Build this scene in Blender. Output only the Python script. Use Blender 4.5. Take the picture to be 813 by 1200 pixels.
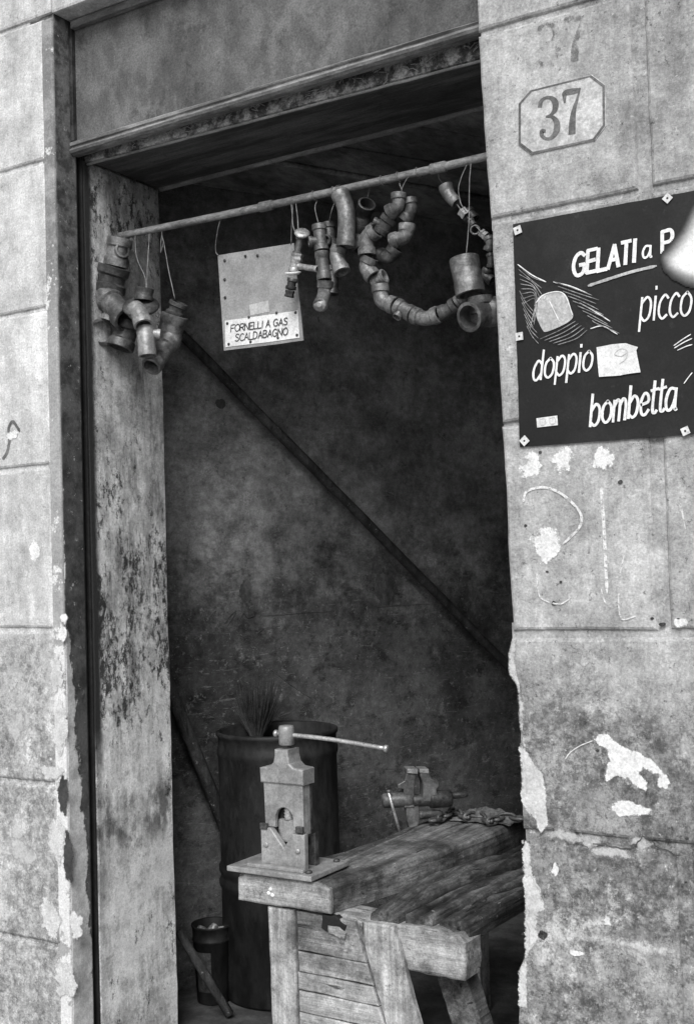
import bpy, bmesh, math, random
from mathutils import Vector, Matrix, noise
random.seed(7)
S = bpy.context.scene
for o in list(bpy.data.objects): bpy.data.objects.remove(o)
COL = S.collection

# ---------------------------------------------------------------- camera
FPX, PW, PH = 1400.0, 813.0, 1200.0          # focal length and frame of the photograph, in its pixels
PITCH, ROLL, YAW = math.atan(65/FPX), 0.031, math.radians(31.8)
F0 = Vector((-math.sin(YAW), math.cos(YAW), 0)); R0 = Vector((math.cos(YAW), math.sin(YAW), 0)); U0 = Vector((0, 0, 1))
CF = math.cos(PITCH)*F0 + math.sin(PITCH)*U0
CU0 = -math.sin(PITCH)*F0 + math.cos(PITCH)*U0
CR = math.cos(ROLL)*R0 - math.sin(ROLL)*CU0
CU = math.sin(ROLL)*R0 + math.cos(ROLL)*CU0
CAM = Vector((1.060, -2.335, 1.36))
cd = bpy.data.cameras.new('camera'); cam = bpy.data.objects.new('camera', cd); COL.objects.link(cam)
cd.sensor_fit = 'HORIZONTAL'; cd.sensor_width = 36.0; cd.lens = 36.0*FPX/PW
cd.clip_start = 0.05; cd.clip_end = 500
m = Matrix((CR, CU, -CF)).transposed().to_4x4(); m.translation = CAM
cam.matrix_world = m
S.camera = cam

# ---------------------------------------------------------------- sky, sun, exposure
SUN = Vector((0.42, -1.0, 1.0)).normalized()        # towards the sun: over the street, a little to the right
W = bpy.data.worlds.new('World'); S.world = W; W.use_nodes = True
wt = W.node_tree; wt.nodes.clear()
sky = wt.nodes.new('ShaderNodeTexSky'); sky.sky_type = 'NISHITA'; sky.sun_disc = False
sky.sun_elevation = math.asin(SUN.z); sky.sun_rotation = math.atan2(SUN.x, SUN.y)
bw = wt.nodes.new('ShaderNodeRGBToBW'); bg = wt.nodes.new('ShaderNodeBackground'); wo = wt.nodes.new('ShaderNodeOutputWorld')
bg.inputs['Strength'].default_value = 0.075          # black and white film: the sky's light without its colour
wt.links.new(sky.outputs[0], bw.inputs[0]); wt.links.new(bw.outputs[0], bg.inputs[0]); wt.links.new(bg.outputs[0], wo.inputs[0])
sd = bpy.data.lights.new('sun', 'SUN'); sd.energy = 1.5; sd.angle = math.radians(30); sd.color = (1, 1, 1)
so = bpy.data.objects.new('sun', sd); COL.objects.link(so); so.location = (2, -6, 7)
so.rotation_euler = (-SUN).to_track_quat('-Z', 'Y').to_euler()
S.view_settings.view_transform = 'Standard'; S.view_settings.look = 'None'
S.view_settings.gamma = 1; S.view_settings.use_curve_mapping = False
S.view_settings.exposure = 1.13

# ---------------------------------------------------------------- measuring helpers (photo point + real depth -> metres)
def ray(x, y): return CF + CR*((x-PW/2)/FPX) - CU*((y-PH/2)/FPX)
def at(x, y, Y=0.0):
    d = ray(x, y); return CAM + d*((Y-CAM.y)/d.y)
def atz(x, y, z):
    d = ray(x, y); return CAM + d*((z-CAM.z)/d.z)
def atn(x, y, p, n):
    d = ray(x, y); n = Vector(n); return CAM + d*((Vector(p)-CAM).dot(n)/d.dot(n))
def px(rp, p): return rp*(Vector(p)-CAM).dot(CF)/FPX         # length of rp photo pixels at point p

def lerp_(a, b, t): return a+(b-a)*t
# ---------------------------------------------------------------- object helpers
def link(name, me, mat=None, parent=None):
    o = bpy.data.objects.new(name, me); COL.objects.link(o)
    if mat: me.materials.append(mat)
    if parent: o.parent = parent
    return o
def mesh(name, V, Fc, mat, parent=None, smooth=False):
    me = bpy.data.meshes.new(name); me.from_pydata([tuple(v) for v in V], [], Fc); me.update()
    bm = bmesh.new(); bm.from_mesh(me); bmesh.ops.recalc_face_normals(bm, faces=bm.faces); bm.to_mesh(me); bm.free()
    if smooth: me.shade_smooth()
    return link(name, me, mat, parent)
def thing(name, label, cat, loc=(0, 0, 0), group=None):
    o = bpy.data.objects.new(name, None); COL.objects.link(o); o.empty_display_size = .05
    o['label'] = label; o['category'] = cat
    if group: o['group'] = group
    return o
def tag(o, label, cat, group=None):
    o['label'] = label; o['category'] = cat
    if group: o['group'] = group
    return o
def struct(o): o['kind'] = 'structure'; return o
def box(name, a, b, mat, parent=None, bevel=0.0, seg=2, rot=None):
    bm = bmesh.new(); bmesh.ops.create_cube(bm, size=1)
    for v in bm.verts:
        v.co = Vector([a[i] if v.co[i] < 0 else b[i] for i in range(3)])
    if bevel: bmesh.ops.bevel(bm, geom=bm.edges[:], offset=bevel, segments=seg, affect='EDGES', profile=.6)
    if rot:
        piv, mat3 = rot
        for v in bm.verts: v.co = Vector(piv) + mat3 @ (v.co-Vector(piv))
    bmesh.ops.recalc_face_normals(bm, faces=bm.faces)
    me = bpy.data.meshes.new(name); bm.to_mesh(me); bm.free()
    return link(name, me, mat, parent)
def crom(P, n=6):
    """smooth a polyline (Catmull-Rom)"""
    P = [Vector(p) for p in P]
    if len(P) < 3: return [P[0].lerp(P[-1], i/2) for i in range(3)]
    Q = [2*P[0]-P[1]] + P + [2*P[-1]-P[-2]]; out = []
    for i in range(1, len(Q)-2):
        a, b, c, d = Q[i-1:i+3]
        for k in range(n):
            t = k/n
            out.append(.5*(2*b + (c-a)*t + (2*a-5*b+4*c-d)*t*t + (3*b-a-3*c+d)*t**3))
    out.append(P[-1]); return out
def sweep(P, Rs, seg=12, cap=True, V=None, Fc=None):
    """rings of radius Rs along P (parallel transport); appends to V, Fc"""
    V = [] if V is None else V; Fc = [] if Fc is None else Fc
    P = [Vector(p) for p in P]; base = len(V); n = len(P)
    T = []
    for i in range(n):
        t = (P[min(i+1, n-1)]-P[max(i-1, 0)])
        T.append(t.normalized() if t.length > 1e-9 else (T[-1] if T else Vector((0, 0, 1))))
    ref = Vector((0, 0, 1)) if abs(T[0].z) < .8 else Vector((0, 1, 0))
    u = T[0].cross(ref).normalized()
    for i in range(n):
        u = (u - T[i]*u.dot(T[i])).normalized(); w = T[i].cross(u)
        r = Rs[i] if isinstance(Rs, (list, tuple)) else Rs
        for k in range(seg):
            a = 2*math.pi*k/seg; V.append(P[i] + u*(r*math.cos(a)) + w*(r*math.sin(a)))
    for i in range(n-1):
        for k in range(seg):
            a = base+i*seg+k; b = base+i*seg+(k+1) % seg; Fc.append((a, b, b+seg, a+seg))
    if cap:
        Fc.append(tuple(base+k for k in range(seg))[::-1]); Fc.append(tuple(base+(n-1)*seg+k for k in range(seg)))
    return V, Fc
def tube(name, P, R, mat, parent=None, seg=10):
    V, Fc = sweep(P, R, seg); return mesh(name, V, Fc, mat, parent, True)
def lathe(name, c, prof, mat, parent=None, seg=24, axis=(0, 0, 1), smooth=True):
    """profile [(r, h)...] turned round an axis through c"""
    ax = Vector(axis).normalized(); u = ax.orthogonal().normalized(); w = ax.cross(u); V = []; Fc = []
    for r, h in prof:
        for k in range(seg):
            a = 2*math.pi*k/seg; V.append(Vector(c)+ax*h+u*(max(r, 1e-5)*math.cos(a))+w*(max(r, 1e-5)*math.sin(a)))
    for i in range(len(prof)-1):
        for k in range(seg):
            a = i*seg+k; b = i*seg+(k+1) % seg; Fc.append((a, b, b+seg, a+seg))
    Fc.append(tuple(range(seg))); Fc.append(tuple((len(prof)-1)*seg+k for k in range(seg)))
    return mesh(name, V, Fc, mat, parent, smooth)
def prism(name, pts, y0, y1, mat, parent=None, bevel=0.0):
    """outline in (x, z) extruded from y0 (front) to y1; optional worn front edge"""
    n = len(pts); ctr = Vector((sum(p[0] for p in pts)/n, sum(p[1] for p in pts)/n))
    area = sum(pts[i][0]*pts[(i+1) % n][1]-pts[(i+1) % n][0]*pts[i][1] for i in range(n))
    s = 1 if area > 0 else -1
    def inset(d):
        out = []
        for i in range(n):
            a, b, c = Vector(pts[i-1][:2]), Vector(pts[i][:2]), Vector(pts[(i+1) % n][:2])
            e1 = (b-a); e2 = (c-b)
            if e1.length < 1e-9: e1 = e2
            if e2.length < 1e-9: e2 = e1
            e1.normalize(); e2.normalize()
            nn = Vector((-(e1.y+e2.y), e1.x+e2.x))*s
            if nn.length < 1e-6: nn = Vector((-e1.y, e1.x))*s
            nn.normalize(); k = max(.5, nn.dot(Vector((-e1.y, e1.x))*s))
            out.append(b+nn*(d/k))
        return out
    rings = [(pts, y1)]
    if bevel: rings += [(pts, y0+bevel), (inset(bevel*.35), y0+bevel*.35), (inset(bevel), y0)]
    else: rings += [(pts, y0)]
    V = []; Fc = []
    for r, y in rings: V += [(p[0], y, p[1]) for p in r]
    for j in range(len(rings)-1):
        for i in range(n):
            a = j*n+i; b = j*n+(i+1) % n; Fc.append((a, b, b+n, a+n))
    Fc.append(tuple(range(n))); Fc.append(tuple((len(rings)-1)*n+i for i in range(n)))
    return mesh(name, V, Fc, mat, parent)
def rough(pts, step=.02, amp=.002, seed=0.0, freq=30):
    """subdivide an outline and make it uneven"""
    out = []
    for i in range(len(pts)):
        a = Vector(pts[i]); b = Vector(pts[(i+1) % len(pts)]); k = max(1, int((b-a).length/step))
        for j in range(k):
            p = a.lerp(b, j/k)
            d = noise.noise_vector(Vector((p.x*freq, p.y*freq, seed)))*amp + noise.noise_vector(Vector((p.x*freq*.25, p.y*freq*.25, seed+9)))*amp*1.5
            out.append((p.x+d.x, p.y+d.y))
    return out
def blob(cx, cz, rx, rz, seed, n=40, amp=.3, rot=0.0):
    out = []
    for k in range(n):
        a = 2*math.pi*k/n; q = Vector((math.cos(a)*1.3, math.sin(a)*1.3, seed))
        f = 1+amp*(noise.noise(q)*1.1+.6*noise.noise(q*2.7)+.45*noise.noise(q*6))
        x = rx*f*math.cos(a); z = rz*f*math.sin(a)
        out.append((cx+x*math.cos(rot)-z*math.sin(rot), cz+x*math.sin(rot)+z*math.cos(rot)))
    return out
def ribbon(V, Fc, P, w, y):
    """flat brush stroke along (x, z) points at depth y; w a width or list of widths"""
    P = [Vector((p[0], p[1])) for p in P]; n = len(P); base = len(V)
    for i in range(n):
        t = P[min(i+1, n-1)]-P[max(i-1, 0)]
        if t.length < 1e-9: t = Vector((1, 0))
        t.normalize(); nn = Vector((-t.y, t.x)); ww = (w[i] if isinstance(w, (list, tuple)) else w)/2
        e = P[i]
        if i == 0: e = e-t*ww*.5
        if i == n-1: e = e+t*ww*.5
        V.append((e.x+nn.x*ww, y, e.y+nn.y*ww)); V.append((e.x-nn.x*ww, y, e.y-nn.y*ww))
    for i in range(n-1):
        a = base+2*i; Fc.append((a, a+1, a+3, a+2))

# ---------------------------------------------------------------- materials (all grey: the photograph is black and white)
class NT:
    def __init__(s, name, rough=.9, metallic=0.0, spec=.3):
        s.m = bpy.data.materials.new(name); s.m.use_nodes = True; s.t = s.m.node_tree
        s.b = s.t.nodes['Principled BSDF']; s.b.inputs['Roughness'].default_value = rough
        s.b.inputs['Metallic'].default_value = metallic; s.b.inputs['Specular IOR Level'].default_value = spec
        g = s.t.nodes.new('ShaderNodeNewGeometry'); s.pos = g.outputs['Position']; s.nor = g.outputs['Normal']
        sp = s.t.nodes.new('ShaderNodeSeparateXYZ'); s.t.links.new(s.pos, sp.inputs[0]); s.x, s.y, s.z = sp.outputs
    def L(s, a, b): s.t.links.new(a, b)
    def setv(s, sock, v):
        if hasattr(v, 'is_linked'): s.L(v, sock)
        elif isinstance(v, (int, float)) and sock.type == 'RGBA': sock.default_value = (v, v, v, 1)
        else: sock.default_value = v
    def noise(s, scale, detail=6, rough=.6, stretch=None, dist=0.0, off=0.0):
        n = s.t.nodes.new('ShaderNodeTexNoise'); n.inputs['Scale'].default_value = scale; n.inputs['Detail'].default_value = detail
        n.inputs['Roughness'].default_value = rough; n.inputs['Distortion'].default_value = dist
        mp = s.t.nodes.new('ShaderNodeMapping'); s.L(s.pos, mp.inputs[0])
        if stretch: mp.inputs['Scale'].default_value = stretch
        mp.inputs['Location'].default_value = (off, off*1.7, off*.6)
        s.L(mp.outputs[0], n.inputs['Vector']); return n.outputs['Fac']
    def voro(s, scale, stretch=None, feature='F1', dist=None):
        n = s.t.nodes.new('ShaderNodeTexVoronoi'); n.inputs['Scale'].default_value = scale; n.feature = feature
        mp = s.t.nodes.new('ShaderNodeMapping'); s.L(s.pos, mp.inputs[0])
        if stretch: mp.inputs['Scale'].default_value = stretch
        s.L(mp.outputs[0], n.inputs['Vector']); return n.outputs['Distance']
    def math(s, op, a, b=0.0, c=None, clamp=False):
        n = s.t.nodes.new('ShaderNodeMath'); n.operation = op; n.use_clamp = clamp
        s.setv(n.inputs[0], a); s.setv(n.inputs[1], b)
        if c is not None: s.setv(n.inputs[2], c)
        return n.outputs[0]
    def rng(s, v, a, b, lo=0.0, hi=1.0, smooth=True):
        n = s.t.nodes.new('ShaderNodeMapRange'); n.interpolation_type = 'SMOOTHSTEP' if smooth else 'LINEAR'
        s.setv(n.inputs[0], v)
        for i, q in enumerate((a, b, lo, hi)): n.inputs[i+1].default_value = q
        return n.outputs[0]
    def mix(s, f, a, b):
        n = s.t.nodes.new('ShaderNodeMix'); n.data_type = 'FLOAT'; n.clamp_factor = True
        s.setv(n.inputs[0], f); s.setv(n.inputs[2], a); s.setv(n.inputs[3], b); return n.outputs[0]
    def mul(s, a, b): return s.math('MULTIPLY', a, b)
    def out(s, col, bump=None, strength=.4, dist=.003, rough=None):
        n = s.t.nodes.new('ShaderNodeCombineColor')
        for i in range(3): s.setv(n.inputs[i], col)
        s.L(n.outputs[0], s.b.inputs['Base Color'])
        if bump is not None:
            b = s.t.nodes.new('ShaderNodeBump'); b.inputs['Strength'].default_value = strength; b.inputs['Distance'].default_value = dist
            s.L(bump, b.inputs['Height']); s.L(b.outputs[0], s.b.inputs['Normal'])
        if rough is not None: s.setv(s.b.inputs['Roughness'], rough)
        return s.m
def grain(n, v, amt=.16, scale=420):
    g = n.noise(190, 3, .8); return n.mul(v, n.rng(g, .3, .7, 1-amt*1.7, 1+amt*1.7, False))
def mat_pier(name, hi, lo, white, zlow, speck=.5, mott=.6, grime=.5, gcol=.2):
    """old limewashed plaster: blotches, sandy pits, a whiter coat left in flakes below zlow"""
    n = NT(name, .92)
    big = n.noise(1.9, 10, .66); mid = n.noise(10, 14, .78, off=3); fine = n.noise(42, 10, .82, off=5); st = n.noise(6, 8, .72, (3, 3, .3), off=8)
    v = n.mix(n.rng(big, .38, .62), lo, hi)
    v = n.mul(v, n.rng(mid, .38, .62, 1-.24*mott, 1+.20*mott, False))
    v = n.mul(v, n.rng(fine, .38, .62, 1-.24*speck, 1+.22*speck, False))
    v = n.mul(v, n.rng(st, .36, .64, .86, 1.10))
    oi = n.t.nodes.new('ShaderNodeObjectInfo'); v = n.mul(v, n.rng(oi.outputs['Random'], 0, 1, .92, 1.06, False))
    low = n.rng(n.math('ADD', n.z, n.mul(n.math('SUBTRACT', big, .5), 1.0)), zlow+.16, zlow-.16)
    chip = n.rng(n.noise(6.5, 15, .84, off=11), .46, .57)
    v = n.mix(n.mul(n.mul(low, chip), .8), v, n.mul(white, n.rng(fine, .38, .62, .80, 1.1)))
    dirt = n.rng(n.noise(13, 15, .86, off=17), .53, .60)
    v = n.mul(v, n.mix(n.mul(dirt, n.mix(low, .25, mott)), 1.0, .52))
    gr = n.rng(n.math('ADD', n.noise(5, 15, .80, off=57), n.mul(n.math('SUBTRACT', big, .5), .25)), .46, .53); v = n.mix(n.mul(n.mul(low, gr), grime), v, n.mul(gcol, n.rng(fine, .40, .60, .45, 1.7)))
    gr2 = n.rng(n.noise(19, 15, .90, off=91), .515, .55); v = n.mix(n.mul(n.mul(low, gr2), grime*.75), v, gcol*.45)
    wash = n.rng(n.noise(3.5, 9, .75, (1, 1, .6), off=44), .48, .62); v = n.mul(v, n.mix(wash, 1, 1-.2*mott))
    pit = n.rng(n.noise(75, 5, .75, off=23), .60, .66); v = n.mul(v, n.mix(n.mul(pit, speck), 1.0, .40))
    wsp = n.rng(n.noise(50, 9, .84, off=29), .57, .63); v = n.mix(n.mul(wsp, n.mix(low, .55*speck, .85)), v, white)
    v = grain(n, v, .17, 500)
    h = n.math('ADD', n.mul(mid, .9), n.math('ADD', n.mul(fine, .5), n.mul(n.mul(low, chip), .3)))
    return n.out(v, h, .75, .007)
M = {}
M['pier_left'] = mat_pier('plaster_left', .72, .55, .88, 1.25, .6, .95, .75, .30)
M['pier_right'] = mat_pier('plaster_right', .48, .34, .72, 1.12, 1.0, 1.2, .9, .18)
def mat_jamb():
    n = NT('jamb_plaster', .9)
    big = n.noise(3.0, 9, .65); mid = n.noise(16, 14, .82, off=4); st = n.noise(12, 12, .75, (2.2, 2.2, .28), off=6); fl = n.noise(30, 15, .88, (1.3, 1.3, .7), off=12); cl = n.noise(7, 6, .6, (1.2, 1.2, .6), off=72)
    v = n.mix(n.rng(big, .36, .62), .52, .76); v = n.mul(v, n.rng(mid, .38, .62, .66, 1.2)); v = n.mul(v, n.rng(st, .38, .62, .72, 1.12)); v = n.mul(v, n.mix(n.rng(n.noise(22, 14, .86, off=61), .53, .60), 1, .55)); v = n.mul(v, n.mix(n.rng(n.z, 1.3, 2.3), 1, .72))  # last factor darkens the jamb upwards: the lintel's shade put into the colour
    belt = n.mul(n.rng(n.z, .8, 1.05), n.rng(n.z, 1.75, 1.2))                 # flaking belt at elbow height
    top = n.rng(n.z, 2.12, 2.42)
    thr = n.math('ADD', n.mul(belt, .075), n.math('ADD', n.mul(top, .05), n.mul(n.mul(n.rng(n.y, .22, .12), n.rng(n.z, .7, .95)), .03)))
    wh = n.rng(n.math('ADD', n.noise(8, 10, .7, off=31), n.math('ADD', n.mul(n.rng(n.z, 1.25, .6), .06), n.mul(belt, .05))), .55, .62); v = n.mix(n.mul(wh, .75), v, n.mul(.80, n.rng(mid, .3, .7, .75, 1.05)))
    dk = n.rng(n.math('ADD', n.math('ADD', fl, thr), n.mul(n.math('SUBTRACT', cl, .5), .35)), .575, .60); v = n.mix(n.mul(dk, .95), v, .016)
    v = n.mul(v, n.mix(n.rng(n.z, 1.1, .7), 1, 1.12)); gb = n.rng(n.noise(4.5, 12, .78, (2.5, 2.5, .5), off=99), .50, .60); v = n.mul(v, n.mix(n.mul(gb, n.rng(n.z, .6, 1.0)), 1, .55))
    rust = n.mul(n.rng(n.z, .56, .64), n.rng(n.z, .80, .70)); v = n.mul(v, n.mix(n.mul(rust, n.rng(n.noise(14, 6, .6, (1, 1, .5), off=2), .45, .6)), 1, .28))
    edge = n.rng(n.math('ADD', n.y, n.mul(n.math('SUBTRACT', fl, .5), .05)), .150, .128)   # flaked black paint along the shutter channel
    v = n.mix(n.mul(edge, n.rng(n.z, .75, .95, .25, 1)), v, .03)
    v = grain(n, v, .15, 500)
    return n.out(v, n.math('ADD', mid, n.mul(fl, .6)), .6, .006)
M['jamb'] = mat_jamb()
def mat_return():
    n = NT('black_painted_plaster', .75)
    mid = n.noise(14, 10, .7, off=2); fl = n.noise(12, 14, .82, (1, 1, .55), off=14); big = n.noise(2.2, 6, .6, off=40)
    v = n.mix(n.rng(mid, .35, .65), .035, .11)
    v = n.mix(n.mul(n.rng(n.z, 1.6, 2.3), n.rng(mid, .45, .6)), v, .15)
    lost = n.rng(n.math('ADD', fl, n.mul(n.rng(n.math('ADD', n.math('ADD', n.z, n.mul(n.y, 13.0)), n.math('ADD', n.mul(n.math('SUBTRACT', big, .5), .7), n.mul(n.math('SUBTRACT', fl, .5), 2.4))), 1.50, 1.38), .30)), .62, .66)
    v = n.mix(lost, v, n.mul(.60, n.rng(mid, .3, .7, .55, 1.15)))
    v = n.mix(n.rng(n.noise(40, 10, .82, off=5), .60, .64), v, .5)
    return n.out(grain(n, v), n.math('ADD', mid, n.mul(lost, 1.2)), .6, .006)
M['return'] = mat_return()
def mat_margin():
    n = NT('margin_plaster', .9); mid = n.noise(12, 9, .7, off=3); fl = n.noise(10, 12, .74, off=19)
    v = n.mul(.34, n.rng(mid, .3, .7, .8, 1.15))
    lost = n.rng(n.math('ADD', fl, n.mul(n.rng(n.z, 1.35, .9), .16)), .57, .61)
    dk = n.mul(n.rng(n.z, 2.0, 2.25), n.rng(fl, .40, .55)); v = n.mix(n.mul(dk, .6), v, .12)
    v = n.mix(lost, v, .66)
    return n.out(grain(n, v), mid, .5, .005)
M['margin'] = mat_margin()
def mat_simple(name, v0, v1, scale=8, rough=.85, bump=.3, stretch=None, metallic=0.0, grn=.14, spec=.3, dist=.003, speck=0.0, wv=.5, c=1.0):
    n = NT(name, rough, metallic, spec); a = n.noise(scale, 9, .66, stretch); b = n.noise(scale*6, 6, .7, stretch, off=7)
    v = n.mix(n.rng(a, .40, .60), v0, v1); v = n.mul(v, n.rng(b, .38, .62, 1-.26*c, 1+.22*c)); v = n.mul(v, n.mix(n.rng(n.noise(scale*3.3, 12, .84, off=71), .54, .62), 1, 1-.38*c))
    if speck: v = n.mix(n.mul(n.rng(n.noise(scale*9, 5, .7, off=33), .63, .7), speck), v, wv)
    return n.out(grain(n, v, grn), n.math('ADD', a, n.mul(b, .5)), bump, dist, n.rng(b, .3, .7, max(.1, rough-.12), min(1, rough+.1)))
M['fascia'] = mat_simple('weathered_grey_paint', .085, .135, 2.6, .8, .6, (1, 1, .6), 0, .22, .3, .006, .3, .28, c=1)
M['fascia_wood'] = mat_simple('moulding_paint', .13, .26, 14, .75, .35, (.25, 1, 1), 0, .14, .3, .003, .4, .4)
M['slot'] = mat_simple('dark_slot', .012, .02, 9, .95)
M['soffit'] = mat_simple('sooty_soffit', .06, .13, 6, .9, .5, (.3, 2, 1), c=.9)
M['cobweb_board'] = mat_simple('cobwebbed_board', .07, .42, 30, .95, .9, None, 0, .2, .2, .006, .8, .6)
M['web'] = mat_simple('cobweb', .35, .5, 30, .95)
M['bead'] = mat_simple('bead_wood', .18, .36, 10, .8, .4, (.2, 1, 1))
M['ceiling'] = mat_simple('smoky_boards', .14, .32, 4, .9, .4, (1.2, .5, 1), 0, .15, .3, .004, .3, .4)
M['iron_dark'] = mat_simple('dark_iron', .02, .05, 20, .55, .3)
M['drum'] = mat_simple('drum_steel', .011, .028, 5, .65, .4, (1, 1, .4), .2, c=1)
M['wire'] = mat_simple('wire', .16, .26, 60, .6, .1, None, .4)
M['rod'] = mat_simple('old_pipe', .17, .30, 22, .65, .3, (.4, 1, 1), .2)
M['fit_a'] = mat_simple('cast_fitting', .09, .24, 14, .45, .8, None, .35, .18, .5, .003, .35, .42, c=.7)
M['fit_b'] = mat_simple('cast_fitting_dark', .04, .11, 14, .45, .8, None, .35, .18, .5, .003, .3, .3, c=.7)
M['fit_c'] = mat_simple('cast_fitting_light', .22, .36, 16, .45, .6, None, .35, .16, .5, .003, .3, .5, c=.6)
M['hollow'] = mat_simple('inside_of_fitting', .02, .05, 26, .9)
M['brass'] = mat_simple('dull_brass', .25, .45, 30, .45, .2, None, .5)
M['white_enamel'] = mat_simple('white_ceramic', .75, .82, 20, .4, .05, c=.2)
M['vise'] = mat_simple('grey_cast_iron', .26, .38, 9, .5, .4, None, .3, .14, .45, .002, .2, .5, c=.5)
M['vise_dark'] = mat_simple('greasy_iron', .035, .09, 18, .5, .3, None, .3, .16, .3, .002, .25, .35)
M['vise_mid'] = mat_simple('worn_iron', .09, .19, 14, .5, .4, None, .3, .16, .4, .002, .25, .35, c=.6)
M['steel'] = mat_simple('bright_steel_bar', .42, .58, 24, .35, .15, None, .6, c=.4)
def mat_wood(name, axis, v0, v1, dk=.5, cracks=.8, grn=.5):
    n = NT(name, .85)
    st = [9, 9, 9]; st[axis] = .55; st = tuple(st); st2 = tuple(q*.35 if i != axis else q for i, q in enumerate(st))
    a = n.noise(2.2, 9, .7, st, .4); b = n.noise(9, 8, .7, st, off=5); c = n.noise(4, 10, .72, off=9); cr = n.noise(5, 5, .6, st, 1.0, off=13)
    v = n.mix(n.rng(a, .34, .66), v0, v1); v = n.mul(v, n.rng(b, .3, .7, 1-.4*grn, 1+.3*grn)); v = n.mul(v, n.rng(n.noise(24, 14, .84, off=33), .39, .61, .66, 1.24)); v = n.mul(v, n.mix(n.rng(n.noise(12, 15, .86, off=77), .54, .60), 1, .5)); v = n.mul(v, n.mix(n.rng(c, .45, .66), 1.1, dk))
    k = n.rng(cr, .36, .30); v = n.mul(v, n.mix(n.mul(k, cracks), 1, .22))
    sp = n.rng(n.noise(44, 7, .8, off=21), .60, .65); v = n.mul(v, n.mix(sp, 1, .45))
    ws = n.rng(n.noise(40, 8, .82, off=27), .61, .66); v = n.mix(n.mul(ws, .5), v, .6)
    h = n.math('SUBTRACT', n.math('ADD', n.mul(a, .6), b), n.mul(k, 1.2))
    return n.out(grain(n, v), h, .8, .006)
M['wood_top'] = mat_wood('bench_top_wood', 1, .04, .19, .30, .95, 1.0)
M['wood_slab'] = mat_wood('slab_wood', 1, .08, .27, .30, .95, .8)
M['wood_face'] = mat_wood('bench_face_wood', 0, .27, .46, .38, .95, .6)
M['wood_end'] = mat_wood('plank_end_wood', 0, .26, .44, .42, .7, .4)
M['wood_post'] = mat_wood('post_wood', 2, .27, .48, .38, .95, .7)
M['wood_dark'] = mat_wood('dark_pole_wood', 2, .03, .075, .6, .4)
def mat_room():
    n = NT('grimy_room_plaster', .93)
    big = n.noise(1.5, 8, .62, off=2); mid = n.noise(7, 14, .80, off=8); hs = n.noise(7, 9, .7, (1, 1, 2.6), off=15); fine = n.noise(38, 9, .82, off=4)
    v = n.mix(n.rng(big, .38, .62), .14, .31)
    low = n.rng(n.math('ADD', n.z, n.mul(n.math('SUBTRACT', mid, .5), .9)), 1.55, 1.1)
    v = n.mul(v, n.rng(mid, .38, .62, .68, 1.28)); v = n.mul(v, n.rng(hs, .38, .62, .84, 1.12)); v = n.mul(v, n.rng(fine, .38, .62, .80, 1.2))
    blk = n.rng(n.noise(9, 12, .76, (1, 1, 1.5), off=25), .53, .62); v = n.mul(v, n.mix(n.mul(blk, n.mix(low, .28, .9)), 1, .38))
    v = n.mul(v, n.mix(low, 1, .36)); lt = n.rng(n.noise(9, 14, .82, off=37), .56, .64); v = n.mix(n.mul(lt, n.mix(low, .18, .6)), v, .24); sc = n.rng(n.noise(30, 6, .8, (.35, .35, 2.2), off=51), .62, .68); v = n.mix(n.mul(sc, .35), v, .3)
    top_shade = n.rng(n.math('ADD', n.z, n.mul(n.math('SUBTRACT', big, .5), 1.0)), 1.95, 2.35); v = n.mul(v, n.mix(top_shade, 1, .80)); ps = n.rng(n.noise(34, 10, .86, off=83), .575, .61); v = n.mix(n.mul(ps, .55), v, .34); ds = n.rng(n.noise(26, 12, .88, off=95), .56, .60); v = n.mul(v, n.mix(ds, 1, .5)); sw = n.rng(n.noise(16, 10, .8, (.5, .5, 3.0), 1.5, off=63), .585, .62); v = n.mix(n.mul(sw, .45), v, .30)  # upper wall darkened: fading door light painted into the colour; then specks and scuffs
    v = n.mul(v, n.mix(n.rng(n.noise(70, 3, .6, off=3), .68, .73), 1, .5))
    return n.out(grain(n, v, .12), n.math('ADD', mid, n.mul(fine, .4)), .5, .006)
M['room'] = mat_room()
M['floor'] = mat_simple('dusty_concrete', .05, .10, 3, .92, .4)
M['street'] = mat_simple('worn_paving', .18, .30, 2, .9, .4)
M['paint_black'] = mat_simple('poster_black', .007, .016, 4, .6, .25, None, 0, .25, .35, .002, .2, .07, c=.6)
M['ink_white'] = mat_simple('chalky_white_paint', .70, .82, 20, .8, .1, c=.25)
M['ink_grey'] = mat_simple('thin_white_paint', .16, .34, 40, .8, .1)
M['ink_mid'] = mat_simple('grey_paint', .38, .50, 20, .8, .1, c=.5)
M['paper'] = mat_simple('pasted_paper', .66, .76, 6, .8, .15, c=.3)
M['tab'] = mat_simple('tin_tab', .58, .70, 20, .6, .1, c=.3)
M['nail'] = mat_simple('rusty_nail', .03, .06, 30, .6, .2)
M['card'] = mat_simple('grey_card', .24, .30, 5, .85, .15, None, 0, .14, .3, .002, .15, .2, c=.5)
M['card_patch'] = mat_simple('worn_card', .42, .48, 10, .85, .1, c=.4)
M['num_ground'] = mat_simple('number_ground', .42, .51, 7, .9, .4, None, 0, .17, .3, .004, .3, .6, c=.8)
M['num_ink'] = mat_simple('number_grey_paint', .11, .17, 16, .85, .2, None, 0, .18, .3, .002, .35, .4, c=.8)
M['lime'] = mat_simple('bare_white_lime', .70, .84, 14, .95, .5, None, 0, .1, .2, .004)
M['lime_grey'] = mat_simple('grey_lime', .48, .62, 14, .95, .5, None, 0, .12, .2, .004)
def mat_chalk():
    n = NT('chalk', .95); n.L(n.rng(n.noise(110, 5, .8, off=6), .36, .52, .12, .95), n.b.inputs['Alpha']); return n.out(grain(n, n.mix(.5, .62, .8)))
M['chalk'] = mat_chalk()
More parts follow.
